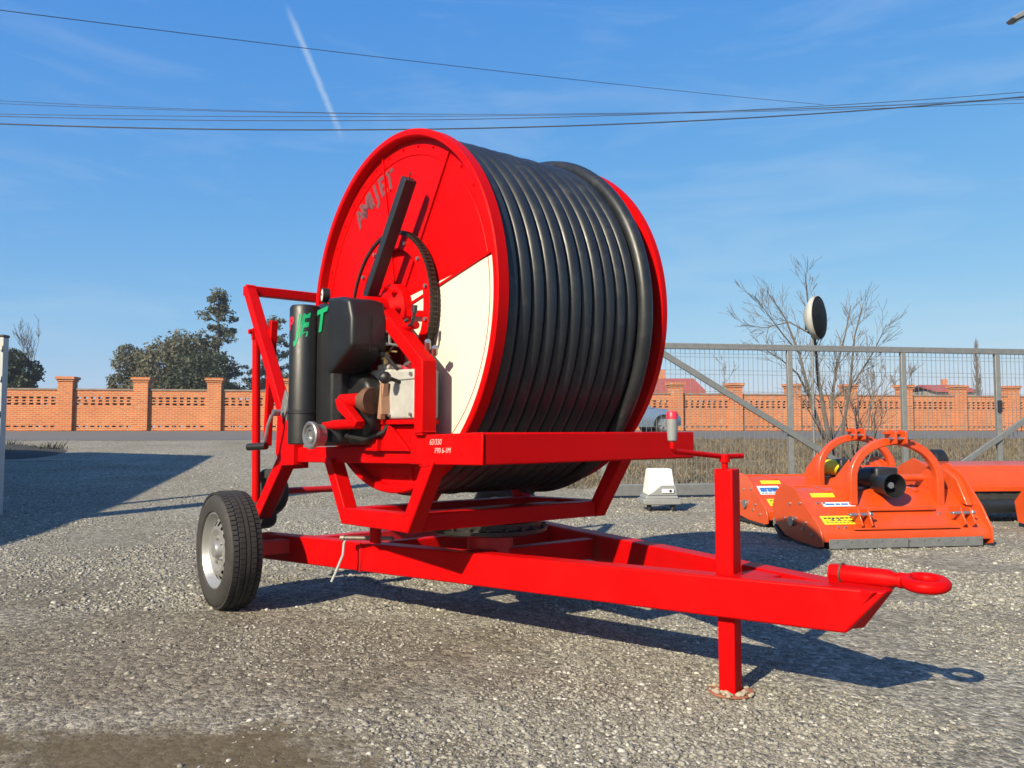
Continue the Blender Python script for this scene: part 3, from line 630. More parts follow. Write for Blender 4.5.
# logo: wraps round the tube
def wrap_tube(s0, zc, squeeze=1.0):
    def w(p):
        ph = (s0+p.x*squeeze)/TR; r = TR+.0010+p.z
        return (TU-r*math.cos(ph), TA-r*math.sin(ph), zc+p.y+.10*p.x)
    return w
def wrap_ridge(p): return (-.8590-p.z-.10*max(0, (1.785-p.x*1.25)-1.83), 1.785-p.x*1.25, 1.535+p.y+.10*p.x)
LF = MB(); lettering(LF, 'JE', .155, (0, 0, 0), (1, 0, 0), (0, 1, 0), .28, wrap_tube(.070, 1.512, .52), .035); lettering(LF, 'T', .150, (0, 0, 0), (1, 0, 0), (0, 1, 0), .20, wrap_ridge, .035); LF.build('green_lettering', GREEN, co_)
LF = MB(); lettering(LF, 'P', .090, (0, 0, 0), (1, 0, 0), (0, 1, 0), .15, wrap_tube(.006, 1.528, .75), .03); LF.build('red_lettering', REDV, co_)
m_ = MB(); m_.box((-.827, 2.045, 1.28), (.004, .03, .20)); m_.build('blue_decal', BLUEV, co_)
for k, pts in enumerate(([(-.72, 1.62, 1.05), (-.80, 1.60, .97), (-.76, 1.50, .955), (-.70, 1.42, .99), (-.68, 1.38, 1.05)], [(-.66, 1.48, 1.31), (-.72, 1.46, 1.40), (-.70, 1.40, 1.47), (-.62, 1.34, 1.52)], [(-.70, 1.30, 1.28), (-.74, 1.33, 1.34), (-.72, 1.42, 1.36), (-.66, 1.52, 1.33)])):
    m_ = MB(); m_.tube(pts, (.012, .008, .009)[k], 8); m_.build('hose_line', BLACKPL, rt)
for y, z in ((1.40, 1.075), (1.52, 1.095), (1.42, 1.255), (1.56, 1.25)):
    m_ = MB(); m_.cyl((-.690, y, z), (-.704, y, z), .011, n=6); m_.build('bolt', STEEL, gb)
for y, z in ((1.17, 1.07), (1.36, 1.07), (1.17, 1.25), (1.36, 1.25)):
    m_ = MB(); m_.cyl((-.70, y, z), (-.711, y, z), .009, n=6); m_.build('bolt', STEEL, gb)
m_ = MB(); m_.lathe([(.020, 0), (.020, .02), (.012, .024), (0, .024)], (-.66, 1.28, 1.276), (0, 0, 1), 16); m_.build('filler_cap', REDV, gb)
for z in (1.34, 1.40, 1.46, 1.52): m_ = MB(); m_.cyl((-.705, 1.386, z), (-.705, 1.376, z), .008, n=6); m_.build('bolt', STEEL, co_)
m_ = MB(); m_.prism([(-.795, 1.3845, 1.36), (-.795, 1.3845, 1.53), (-.799, 1.3845, 1.53), (-.799, 1.3845, 1.36)], (0, -.003, 0)); m_.build('mould_seam', BLACKPL, co_)
m_ = MB(); m_.bar((-.827, 1.70, .95), (-.827, 1.70, 1.60), .006, .008); m_.build('mould_seam', BLACKPL, co_)
for z in (1.08,): m_ = MB(); m_.lathe([(TR+.0005, 0), (TR+.004, .002), (TR+.004, .016), (TR+.0005, .018)], (TU, TA, z), (0, 0, 1), 36); m_.build('tube_band', BLACKPL, tb)
# --- pressure gauge
m_ = MB(); m_.lathe([(0, .035), (.036, .035), (.037, 0), (.034, -.003), (.030, 0)], (-.80, 1.895, 1.690), (1, -.25, 0), 24); m_.cyl((-.785, 1.89, 1.66), (-.785, 1.89, 1.60), .010, n=8); ga = m_.build('pressure_gauge', BLACKPL, rt)
m_ = MB(); m_.lathe([(.031, 0), (0, 0)], (-.801, 1.8952, 1.690), (1, -.25, 0), 24); m_.build('dial', WHITEPL, ga)
m_ = MB(); m_.bar((-.803, 1.896, 1.688), (-.803, 1.91, 1.705), .003, .003); m_.build('needle', INK, ga)
# --- rear lifting frame
def sq(p, q, name, w=.062, mt=RED, h=None): return MB().bar(p, q, w, h or w, UX).build(name, mt, rt, .005)
for u in (-.65, .56):
    sq((u, 3.37, 1.95), (u, 2.665, 1.03), 'lift_post', .068); sq((u, 2.63, .875), (u, 3.06, .475), 'lift_arm', .085)
    m_ = MB(); m_.prism([(u-.05, 2.47, .80), (u-.05, 2.47, .94), (u-.05, 2.62, 1.10), (u-.05, 2.72, 1.12), (u-.05, 2.74, .86), (u-.05, 2.66, .79)], (.06, 0, 0)); m_.build('lift_bracket', RED, rt, .004)
    m_ = MB(); m_.cyl((u, 3.225, 1.66), (u, 3.175, .54), .026, n=14); m_.cyl((u-.05, 3.225, 1.64), (u+.05, 3.225, 1.64), .016); m_.bar((u, 3.225, 1.66), (u, 3.215, 1.59), .03, .06, UX); m_.build('lift_strut', RED, rt)
    m_ = MB(); m_.cyl((u-.06, 3.05, .49), (u+.05, 3.05, .49), .02, n=12); m_.build('pin', STEEL, rt)
m_ = MB(); m_.bar((-.685, 3.36, 1.93), (.595, 3.36, 1.93), .068, .062); m_.build('lift_crossbar', RED, rt, .005)
sq((-.60, 3.06, 1.70), (-.60, 3.13, .90), 'short_post', .045); 
# winch
m_ = MB(); m_.prism([(-.70, 2.58, 1.04), (-.70, 2.66, 1.04), (-.70, 2.65, 1.17), (-.70, 2.61, 1.235), (-.70, 2.57, 1.18)], (.012, 0, 0)); m_.cyl((-.71, 2.61, 1.11), (-.68, 2.61, 1.11), .038, n=18); m_.cyl((-.69, 2.60, 1.19), (-.66, 2.60, 1.19), .022, n=14); wi = m_.build('winch', GALV, rt, .002)
m_ = MB(); m_.tube([(-.76, 2.60, 1.10), (-.79, 2.58, 1.08), (-.80, 2.60, 1.03), (-.80, 2.655, .915)], .011, 8); m_.cyl((-.735, 2.60, 1.10), (-.775, 2.60, 1.10), .02, n=10); wc = m_.build('winch_crank', STEEL, wi)
m_ = MB(); m_.cyl((-.80, 2.625, .908), (-.86, 2.75, .900), .021, n=12); m_.build('grip', BLACKPL, wc)
# small sprinkler-cart wheels carried on the lift
def small_wheel(c, r, w):
    m_ = MB(); m_.lathe([(0, -w*.3), (r*.55, -w*.35), (r*.62, -w*.5), (r*.9, -w*.5), (r, -w*.25), (r, w*.25), (r*.9, w*.5), (r*.62, w*.5), (r*.55, w*.35), (0, w*.3)], c, (1, .25, 0), 32); return m_.build('cart_wheel', RUBBER, rt)
small_wheel((-.555, 3.18, .60), .15, .09); small_wheel((-.63, 3.10, .45), .075, .11)
m_ = MB(); m_.cyl((-.6, 3.18, .60), (-.1, 3.18, .60), .022); m_.build('cart_axle', REDDARK, rt)
m_ = MB(); m_.bar((-.61, 2.50, .80), (-.61, 2.80, .78), .03, .04); m_.build('drain_pipe', RED, rt)
# grey crank tube and hanging cable tail at the near beam
m_ = MB(); m_.cyl((-.60, 2.03, .428), (-.44, 1.78, .437), .011, n=12); m_.cyl((-.595, 2.02, .428), (-.608, 2.040, .427), .015, n=8); m_.build('pin_rod', mat('worn_rod', (.16, .13, .11), .5, metal=.5, var=.3, scale=20), rt)
m_ = MB(); m_.tube([(-.585, 2.02, .43), (-.600, 2.02, .40), (-.605, 2.02, .34), (-.640, 2.04, .24), (-.655, 2.05, .20)], .007, 8); m_.build('hanging_cable', GALVB, rt)
m_ = MB(); m_.cyl((-.50, 1.86, .41), (-.50, 1.86, .55), .03, n=12); m_.build('lock_pin', RED, rt)
PILE = mat('dusty_stone', (.30, .265, .20), .95, var=.25, scale=30, bump=.4, bscale=200)
# gravel heaped on the jack foot
def rock(name, pts, lab, grp):
    first = True
    for (x, y, s, z) in pts:
        vs = []; 
        bm = bmesh.new(); bmesh.ops.create_icosphere(bm, subdivisions=2, radius=s)
        sd = random.random()*50
        for v in bm.verts:
            v.co *= 1+.45*mnoise.noise(v.co*(1.1/s)+Vector((sd, 0, 0))); v.co.z *= .75
        me = bpy.data.meshes.new(name); bm.to_mesh(me); bm.free(); me.materials.append(PILE)
        o = bpy.data.objects.new(name, me); C.objects.link(o); o.location = (x, y, z); o.rotation_euler = (0, 0, random.random()*6); tag(o, lab, 'stone', grp)
rp = []
for i in range(40):
    a = random.random()*6.28; q = random.uniform(.045, .088); s = random.uniform(.006, .013)
    rp.append((.832+q*math.cos(a), 3.107+q*math.sin(a), s, s*.6+.008))
rock('stone', rp, 'pale stone heaped around the jack stand foot', 'stones on the jack foot')

# ------------------------------------------------------------------ flail mowers
def mower(loc, rz, label, hoop=True, width=1.58, guard='black', xo=.10):
    t = thing('flail_mower', loc, label, 'flail mower', rz, 'orange flail mowers parked by the gate')
    Wd = width; hw = Wd/2
    # local: x along the width, y back, z up; front edge at y = 0
    prof = [(0, .075), (.012, .150), (.23, .30), (.42, .455), (.66, .475), (.80, .36), (.84, .16)]
    d = MB(); th = .012; n = len(prof)
    top = [(-hw+.012, y, z) for y, z in prof]; bot = [(-hw+.012, y+(.004 if i < n-2 else -.012), z-th) for i, (y, z) in enumerate(prof)]
    d.prism(top+bot[::-1], (Wd-.024, 0, 0)); body = d.build('hood', ORANGE, t, .004)
    m = MB()                                                   # ribs and folded channel along the front
    m.box((0, .024, .170), (Wd*.62, .05, .018)); m.box((.05, .205, .315), (Wd*.44, .035, .035)); m.build('front_rail', ORANGE, body, .004)
    L = [(-.01, .03), (-.012, .10), (.02, .18), (.24, .335), (.44, .49), (.62, .515), (.78, .44), (.86, .28), (.80, .14), (.62, .05), (.3, .012), (.08, .01)]
    m = MB(); m.prism([(-hw-.004, y, z) for y, z in L], (.016, 0, 0)); m.build('side_plate', ORANGE, t, .003)
    Rr = [(-.01, .03), (-.012, .15), (.10, .33), (.33, .60), (.52, .695), (.66, .66), (.80, .46), (.86, .28), (.80, .14), (.62, .05), (.3, .012), (.08, .01)]
    m = MB(); m.prism([(hw-.012, y, z) for y, z in Rr], (.018, 0, 0)); sp_ = m.build('side_plate', ORANGE, t, .003)
    m = MB(); m.prism([(hw-.075, y, z) for y, z in ((.20, .33), (.33, .56), (.50, .65), (.64, .62), (.74, .46), (.60, .40))], (.064, 0, 0)); m.build('belt_housing', ORANGE, sp_, .01)
    for y, z in ((.25, .20), (.30, .14), (.42, .22), (.52, .34), (.15, .11), (.62, .2), (.34, .36)): m = MB(); m.cyl((-hw-.003, y, z), (-hw-.014, y, z), .014, n=6); m.build('bolt', STEEL, t)
    m = MB(); m.cyl((-hw-.003, .48, .19), (-hw-.028, .48, .19), .045, n=20); m.build('bearing_cap', STEEL, t)
    m = MB(); sk = [(.05, .0), (.70, .0), (.82, .10), (.80, .13), (.66, .035), (.06, .02)]
    for x in (-hw-.012, hw-.03): m = MB(); m.prism([(x, y, z) for y, z in sk], (.042, 0, 0)); m.build('skid', BLACKST, t)
    m = MB(); m.cyl((-hw+.03, .76, .09), (hw+.06, .76, .09), .085, n=24); m.build('roller', BLACKST, t)
    m = MB()                                                   # steel flap segments across the mouth
    for x0, x1 in ((-hw+.06, -.01), (0, hw-.10)): m.box(((x0+x1)/2, -.008, .050), (x1-x0, .010, .078))
    fp = m.build('front_flap', GALV, t, .002)
    for i in range(11): m = MB(); x = -hw+.12+i*(Wd-.24)/10; m.cyl((x, -.011, .070), (x, -.019, .070), .009, n=6); m.build('bolt', STEEL, fp)
    if hoop:
        def arch(yb, xo, r):
            pts = [(xo-r, yb, .34), (xo-r, yb, .54)]+[(xo-r*math.cos(R(a)), yb+.02*math.sin(R(a)), .56+.34*math.sin(R(a))) for a in range(0, 181, 10)]+[(xo+r, yb, .54), (xo+r, yb, .30)]
            m = MB(); P = [Vector(p) for p in pts]; vs = []
            for i, p in enumerate(P):
                a = P[max(i-1, 0)]; b = P[min(i+1, len(P)-1)]; dd = (b-a).normalized(); nn = Vector((dd.z, 0, -dd.x)).normalized()*.035
                for sgn, yy in ((-1, -.032), (1, -.032), (1, .032), (-1, .032)): vs.append(p+nn*sgn+Vector((0, yy, 0)))
            fs = [(i*4+k, i*4+(k+1) % 4, i*4+4+(k+1) % 4, i*4+4+k) for i in range(len(P)-1) for k in range(4)]+[(0, 1, 2, 3), tuple(range(len(vs)-4, len(vs)))]
            m.add(vs, fs); return m.build('headstock_arch', ORANGE, t, .008)
        ar = arch(.30, xo, .42)
        m = MB()
        for x in (xo-.05, xo+.05): m.prism([(x-.010, .20, .88), (x-.010, .34, .86), (x-.010, .36, .97), (x-.010, .30, 1.005), (x-.010, .20, .985)], (.02, 0, 0))
        m.box((xo, .30, .975), (.20, .07, .025)); m.build('top_link_bracket', ORANGE, ar, .003)
        m = MB(); m.cyl((xo-.10, .235, .925), (xo+.13, .235, .925), .013, n=10); m.build('top_pin', STEEL, ar)
        for sx in (-1, 1):
            x = xo+sx*.42
            m = MB(); m.prism([(x-.006, .33, .32), (x-.006, .64, .47), (x-.006, .58, .56), (x-.006, .34, .74)], (.012, 0, 0)); m.build('arch_gusset', ORANGE, ar, .002)
            m = MB()
            for q in (-.045, .045): m.prism([(x+q-.007+sx*.06, -.02, .20), (x+q-.007+sx*.06, .05, .335), (x+q-.007+sx*.06, .20, .33), (x+q-.007+sx*.06, .16, .20), (x+q-.007+sx*.06, .05, .15)], (.014, 0, 0))
            lk = m.build('lower_link_bracket', ORANGE, t, .003)
            m = MB(); m.cyl((x+sx*.06-.12, .05, .285), (x+sx*.06+.09, .05, .285), .015, n=12); m.cyl((x+sx*.06-.15, .05, .285), (x+sx*.06-.12, .05, .285), .008, n=8); m.torus((x+sx*.06+.05, .05, .285), UX, .026, .006, 16, 6); m.build('link_pin', STEEL, lk)
        m = MB(); m.prism([(xo-.11, .42, .46), (xo-.11, .64, .46), (xo-.11, .64, .66), (xo-.11, .42, .66)], (.22, 0, 0)); gbx = m.build('gearbox', BLACKST, t, .02)
        m = MB(); m.bar((-hw+.30, .40, .452), (-hw+.30, .66, .482), .05, .02); m.bar((hw-.42, .40, .452), (hw-.42, .66, .482), .05, .02); m.bar((-hw+.05, .668, .478), (hw-.05, .668, .478), .03, .025); m.build('hood_rib', ORANGE, body, .003)
        m = MB(); m.cyl((xo+.1, .52, .56), (hw-.06, .52, .56), .032, n=18); m.build('drive_tube', ORANGE, t)
        m = MB(); m.cyl((xo-.26, .54, .57), (xo-.10, .54, .57), .085, n=22); m.build('shaft_guard', YELLOWV if guard == 'yellow' else BLACKPL, t, .006)
        m = MB(); m.lathe([(.055, .26), (.078, .22), (.086, .12), (.106, .02), (.108, 0), (.101, 0), (.082, .10), (.05, .20), (0, .21)], (xo-.10, .17, .515), (0, 1, 0), 32); pc = m.build('shaft_cone', BLACKPL, t)
        m = MB(); m.cyl((xo-.10, .22, .515), (xo-.10, .38, .515), .028, n=12); m.build('spline_shaft', STEEL, pc)
        for x, y, z in ((-.62, .13, .233), (-.56, .13, .233), (-.62, .05, .178), (-.55, .05, .178), (.58, .05, .178), (.64, .05, .178), (.42, .18, .27), (-.66, .30, .36), (-.60, .30, .36)):
            m = MB(); m.cyl((x, y-.002, z-.003), (x, y-.012, z+.009), .010, n=6); m.build('bolt', STEEL, body)
    def sticker(x, y0, y1, w, mt, name, lines=()):
        # lies on the sloping front of the hood (between y .012 and .23)
        zz = lambda y: .150+(y-.012)*(.15/.218) if y < .23 else (.30+(y-.23)*(.155/.19))
        nrm = Vector((0, -.567, .824)) if y1 <= .23 else Vector((0, -.632, .775)); e = nrm*.0025
        q = [Vector((x-w/2, y0, zz(y0)))+e, Vector((x+w/2, y0, zz(y0)))+e, Vector((x+w/2, y1, zz(y1)))+e, Vector((x-w/2, y1, zz(y1)))+e]
        m = MB(); m.prism(q, -nrm*.002); so = m.build(name, mt, body, smooth=0)
        for f, hh, k, col in lines:
            mm = MB(); ex = q[1]-q[0]; ey = q[3]-q[0]; rr = random.Random(int(f*100)+k)
            xx = .08
            while xx < .90:
                wl = rr.uniform(.5, 1.2)/k; p = q[0]+ex*xx+ey*(f-hh/2)+nrm*.0006
                mm.prism([p, p+ex*min(wl, .93-xx), p+ex*min(wl, .93-xx)+ey*hh, p+ey*hh], nrm*.0006); xx += wl+.03
            mm.build('print', col, so, smooth=0)
    sticker(-.56, .085, .175, .30, YELLOWV, 'warning_sticker', ((.72, .16, 7, INK), (.40, .07, 10, INK), (.20, .07, 9, INK)))
    sticker(-.56, .36, .40, .22, YELLOWV, 'yellow_strip'); sticker(-.46, .27, .31, .30, WHITEV, 'white_strip', ((.5, .4, 4, BLUEV),))
    sticker(-.62, .235, .335, .24, WHITEV, 'maker_sticker', ((.55, .5, 3, BLUEV), (.15, .1, 6, INK))) if guard == 'yellow' else None
    return t
RZ = math.atan(.154)
mower((3.36, 6.84, .0), RZ, 'nearest orange flail mower with arched headstock and black shaft cone, lit by the sun')
mower((3.37, 8.30, .02), RZ, 'orange flail mower standing behind the nearest one, with yellow shaft guard and white sticker', guard='yellow', xo=.39)
def rear_mower(loc, rz, label):
    """seen from behind: smooth hood with a hanging rubber flap"""
    t = thing('flail_mower', loc, label, 'flail mower', rz, 'orange flail mowers parked by the gate'); hw = .95
    prof = [(-.02, .26), (-.015, .36), (.10, .52), (.34, .56), (.60, .46), (.80, .26)]
    m = MB(); m.prism([(-hw+.02, y, z) for y, z in prof]+[(-hw+.02, y+(.012 if y < .1 else 0), z-.014) for y, z in prof[::-1]], (2*hw-.04, 0, 0)); b = m.build('hood', ORANGE, t, .004)
    m = MB(); m.bar((-hw+.03, -.028, .275), (hw-.03, -.028, .275), .02, .05); m.build('rear_rail', ORANGE, b, .003)
    m = MB()
    for i in range(24):
        x = -hw+.06+i*(2*hw-.12)/23; m.box((x, -.005+.006*(i % 2), .175), (.078, .006, .17))
    m.build('rubber_flap', RUBBER, t)
    L = [(-.06, .03), (-.06, .30), (.06, .52), (.34, .60), (.62, .50), (.84, .26), (.80, .05), (.4, .0)]
    for x in (-hw-.008, hw-.008): m = MB(); m.prism([(x, y, z) for y, z in L], (.018, 0, 0)); m.build('side_plate', ORANGE, t, .003)
    m = MB(); m.cyl((-hw+.03, .02, .09), (hw-.03, .02, .09), .08, n=20); m.build('roller', BLACKST, t)
    m = MB(); m.lathe([(.10, 0), (.13, .02), (.13, .13), (.10, .16)], (-hw+.30, .50, .56), UX, 24); sg = m.build('shaft_guard', BLACKPL, t)
    m = MB(); m.lathe([(.1315, .05), (.1315, .10)], (-hw+.30, .50, .56), UX, 24, a0=20, a1=200); m.build('yellow_band', YELLOWV, sg)
    m = MB(); m.box((-hw+.14, .06, .475), (.12, .004, .04)); m.build('yellow_sticker', YELLOWV, b); bpy.data.objects
    return t
rear_mower((5.46, 8.72, .09), RZ*.6, 'orange mower at right seen from behind, smooth hood above a black rubber flap')
rear_mower((6.25, 7.62, .0), RZ*.6, 'orange machine cut off by the right edge of the photo, only its end plate showing')

# ------------------------------------------------------------------ sliding gate, its motor, posts
def gate():
    g = thing('sliding_gate', (0, 0, 0), 'grey steel sliding gate with wire mesh bays and diagonal braces behind the orange mowers', 'gate')
    P = lambda x: 11.02+.16*x
    x0, x1 = 1.25, 14.0; zb, zt_ = .16, 2.20
    m = MB(); m.bar((x0, P(x0), zt_), (x1, P(x1), zt_), .06, .085); m.build('top_rail', GALV, g, .006)
    m = MB(); m.bar((x0, P(x0), zb), (x1, P(x1), zb), .09, .16); m.build('bottom_rail', GALV, g, .008)
    posts = [x0+.03, 4.06, 5.86, 7.42, 9.6, 11.8, 13.97]
    for x in posts:
        m = MB(); m.bar((x, P(x), zb+.08), (x, P(x), zt_-.043), .075, .055); m.build('gate_post', GALV, g, .005)
    for a, b in (((2.02, 2.16), (5.2, .28)), ((9.5, 2.16), (6.4, .28))):
        m = MB(); m.bar((a[0], P(a[0])-.042, a[1]), (b[0], P(b[0])-.042, b[1]), .04, .085); m.build('diagonal_brace', GALV, g, .005)
    for a, b in zip(posts, posts[1:]):
        m = MB(); n = int((b-a-.08)/.072)
        for i in range(n+1):
            x = a+.04+(b-a-.08)*i/n; m.bar((x, P(x)+.03, zb+.08), (x, P(x)+.03, zt_-.04), .0052, .0052)
        for z in (.30, .55, .80, 1.05, 1.30, 1.55, 1.80, 1.86, 2.05, 2.10):
            m.bar((a+.03, P(a+.03)+.035, z), (b-.03, P(b-.03)+.035, z), .0050, .0050)
        m.build('mesh_panel', GALV, g, smooth=0)
    m = MB(); m.box((7.42, P(7.42)-.04, 1.36), (.06, .03, .18)); m.build('hinge_block', BLACKST, g)
gate()
gm = thing('gate_motor', (1.80, 9.85, .03), 'white and grey gate motor box on the ground at the foot of the sliding gate', 'gate motor', R(4))
m_ = MB(); m_.prism([(-.21, -.16, .14), (.21, -.16, .14), (.19, -.14, .185), (-.19, -.14, .185)], (0, .32, 0)); m_.box((0, 0, .105), (.46, .34, .07)); m_.build('base', GREYPL, gm, .012)
m_ = MB()
lo = [(-.18, -.14, .185), (.18, -.14, .185), (.18, .13, .185), (-.18, .13, .185)]; hi = [(-.135, -.06, .50), (.15, -.06, .50), (.15, .12, .50), (-.135, .12, .50)]
m_.add(lo+hi, [(3, 2, 1, 0), (4, 5, 6, 7), (0, 1, 5, 4), (1, 2, 6, 5), (2, 3, 7, 6), (3, 0, 4, 7)]); m_.build('housing', WHITEPL, gm, .02, seg=3)
m_ = MB(); m_.prism([(-.175, -.1435, .185), (.178, -.1435, .185), (.172, -.120, .30), (.00, -.116, .30), (-.10, -.135, .225)], (0, -.006, 0)); m_.build('front_cover', GREYPL, gm)
m_ = MB(); m_.box((.07, -.152, .235), (.15, .012, .05)); pl_ = m_.build('badge', WHITEV, gm, .004)
m_ = MB(); m_.lathe([(.017, 0), (0, 0)], (.10, -.1595, .235), (0, -1, 0), 16); m_.build('lock', BLACKST, pl_)
for x in (-.15, .14):
    m_ = MB(); m_.cyl((x, -.1, 0), (x, -.1, .08), .03, n=10); m_.build('foot', BLACKST, gm)
# pale gate post at the left edge
gp = thing('gate_post', (-5.86, 9.15, 0), 'pale galvanised post with dark cap at the left edge of the yard', 'post')
m_ = MB(); m_.box((0, 0, 1.03), (.10, .10, 2.06)); m_.build('shaft', GALVB, gp, .006)
m_ = MB(); m_.box((0, 0, 2.075), (.112, .112, .03)); m_.build('cap', BLACKST, gp, .006)
for z in (.35, .75, 1.15, 1.55, 1.9):
    m_ = MB(); m_.bar((.035, -.06, z), (.035, -.045, z+.06), .02, .03); m_.build('hinge_lug', BLACKST, gp)

# ------------------------------------------------------------------ brick wall along the road
def brick_wall():
    N0 = 32.75; sl = .16; ang = math.atan(sl); c_ = math.cos(ang); base = .975
    w = thing('brick_wall', (-14.1, N0-.16*14.1, base), 'long orange brick wall with capped pillars and rows of openings along the road', 'wall', ang)
    step = 2.66; Hp, Hw, T_ = 2.06, 1.58, .24; PW = .52
    hc = (Hw-.06)
    def panel():
        m = MB(); L = step-PW; x0 = -L/2
        rows = [(.0, .13, 0), (.13, .19, 1), (.19, .965, 0), (.965, 1.035, 1), (1.035, 1.085, 0), (1.085, 1.150, 2), (1.150, 1.20, 0), (1.20, 1.275, 1), (1.275, hc, 0)]
        for z0, z1, holed in rows:
            if not holed: m.box((0, 0, (z0+z1)/2), (L, T_, z1-z0)); continue
            n = 8; hwid = .15 if holed == 1 else .11; gap = (L-n*hwid)/(n+1)
            for i in range(n+1):
                xa = x0+i*(gap+hwid); m.box((xa+gap/2, 0, (z0+z1)/2), (gap, T_-.006, z1-z0))
        return m
    def pillar():
        m = MB(); m.box((0, 0, (Hp-.14)/2), (PW, .50, Hp-.14)); m.box((0, 0, Hp-.175), (PW+.07, .57, .075)); return m
    ps = panel(); p0 = ps.build('wall_panel', BRICK, w, smooth=0)
    cop = MB(); cop.box((0, 0, hc+.032), (step-PW, .30, .06)); cp0 = cop.build('coping', CAPCOPING, p0, smooth=0)
    q0 = pillar().build('pillar', BRICK, w, smooth=0)
    cc = MB(); cc.box((0, 0, Hp-.10), (PW+.16, .66, .07)); cc.prism([(-PW/2-.08, -.33, Hp-.064), (PW/2+.08, -.33, Hp-.064), (PW/2+.08, .33, Hp-.064), (-PW/2-.08, .33, Hp-.064)], (0, 0, .025)); q1 = cc.build('pillar_cap', BRICK, q0, smooth=0)
    first = True
    for i in range(-5, 17):
        for src, sub, dx in ((q0, q1, 0), (p0, cp0, step/2)):
            if first or (i == -5 and src is p0): o = src; s_ = sub
            else:
                o = src.copy(); C.objects.link(o); s_ = sub.copy(); C.objects.link(s_); s_.parent = o; o.parent = w
            first = False
            o.location = (i*step+dx, 0, 0)
brick_wall()

# ------------------------------------------------------------------ trees
def dark_backing():  # leaf strip added behind the wall so its openings look dark
    t = MB(); N0 = 34.0
    for _ in range(26000):
        x = random.uniform(-26, 27); z = random.random()**.8*1.25; yy = N0+.16*x+random.uniform(-.35, .35)
        a = Vector((random.gauss(0, 1), random.gauss(0, 1), random.gauss(0, 1))).normalized(); b = a.orthogonal().normalized()*random.uniform(.05, .11); e = a.cross(b)*.6
        p = Vector((x, yy, .985+z*(1+.12*mnoise.noise(Vector((x, 0, 0)))))); t.add([p-b, p+e, p+b, p-e], [(0, 1, 2, 3)])
    tag(t.build('dark_backing', LEAFDARK, smooth=0), 'dark leaf strip added behind the brick wall to darken its openings', 'dark_backing')
dark_backing()
def crown_quads(mb, c, r, n, leaf, squash=1.0, hollow=.35, up=0):
    c = Vector(c)
    for _ in range(n):
        d = Vector((random.gauss(0, 1), random.gauss(0, 1), random.gauss(0, 1))).normalized()
        q = random.uniform(hollow, 1)**.6*r*(1+.35*mnoise.noise(d*2.2+c)); p = c+Vector((d.x*q, d.y*q, d.z*q*squash))
        a = Vector((random.gauss(0, 1), random.gauss(0, 1), random.gauss(0, .6)+up)).normalized(); b = a.orthogonal().normalized(); b.rotate(Matrix.Rotation(random.random()*6.28, 3, a))
        s = leaf*random.uniform(.6, 1.5); b *= s; e = a.cross(b).normalized()*s*.55
        mb.add([p-b, p+e, p+b, p-e], [(0, 1, 2, 3)])
def limb(mb, p, d, L, r, depth, spread=.55, segs=4, twist=.18, minr=.004, ratio=.62, kids_=(2, 4), upb=.05, tips=None, n=5):
    pts = [Vector(p)]; d = Vector(d).normalized(); rs = [r]; starts = []
    for i in range(segs):
        d = (d+Vector((random.gauss(0, twist), random.gauss(0, twist), random.gauss(0, twist)+upb))).normalized(); pts.append(pts[-1]+d*L/segs); rs.append(max(minr, r*(1-.55*(i+1)/segs))); starts.append((pts[-1].copy(), d.copy(), rs[-1]))
    mb.tube(pts, rs, n if depth > 1 else 3, caps=False)
    if tips is not None and depth <= 1: tips.append(pts[-1].copy())
    if depth <= 0: return
    for i in range(random.randint(*kids_)):
        q, dd, r2 = random.choice(starts[1:]) if len(starts) > 1 else starts[-1]
        ax = dd.orthogonal().normalized(); ax.rotate(Matrix.Rotation(random.random()*6.28, 3, dd)); nd = (dd+ax*random.uniform(spread*.6, spread*1.4)).normalized()
        limb(mb, q, nd, L*random.uniform(ratio*.75, ratio*1.2), max(minr, r2*.68), depth-1, spread, segs, twist, minr, ratio, kids_, upb, tips, n)
def leafy_tree(x, y, h, blobs, leaf, m, label, name='leafy_tree', group='trees behind the brick wall', n=420, squash=.85, trunk=.16):
    z = gz(x, y); t = thing(name, (x, y, z), label, 'tree', 0, group)
    tr = MB(); tips = []
    limb(tr, (0, 0, -.05), (0, 0, 1), h*.30, trunk, 2, .5, 4, .10, .012, .45, (2, 4), .05, tips, 7)
    cr = MB()
    for bx, by, bz, br, cnt in blobs:
        tr.tube([(0, 0, h*.30), (bx*.5, by*.5, bz*.7), (bx, by, bz)], [trunk*.5, trunk*.3, trunk*.12], 5, caps=False)
        crown_quads(cr, (bx, by, bz), br, int(n*cnt), leaf, squash)
    tr.build('trunk', BARK, t); cr.build('crown', m, t, smooth=0); return t
def blobs_for(h, w, k, lo=.3):
    out = []
    for i in range(k):
        q = (i+.5)/k; z = h*(lo+(1-lo)*q*.92); rr = w*(.55+.45*math.sin(math.pi*min(1, .15+q)))
        a = i*2.4; out.append((rr*.55*math.cos(a), rr*.55*math.sin(a), z, w*random.uniform(.34, .55), 1))
    return out
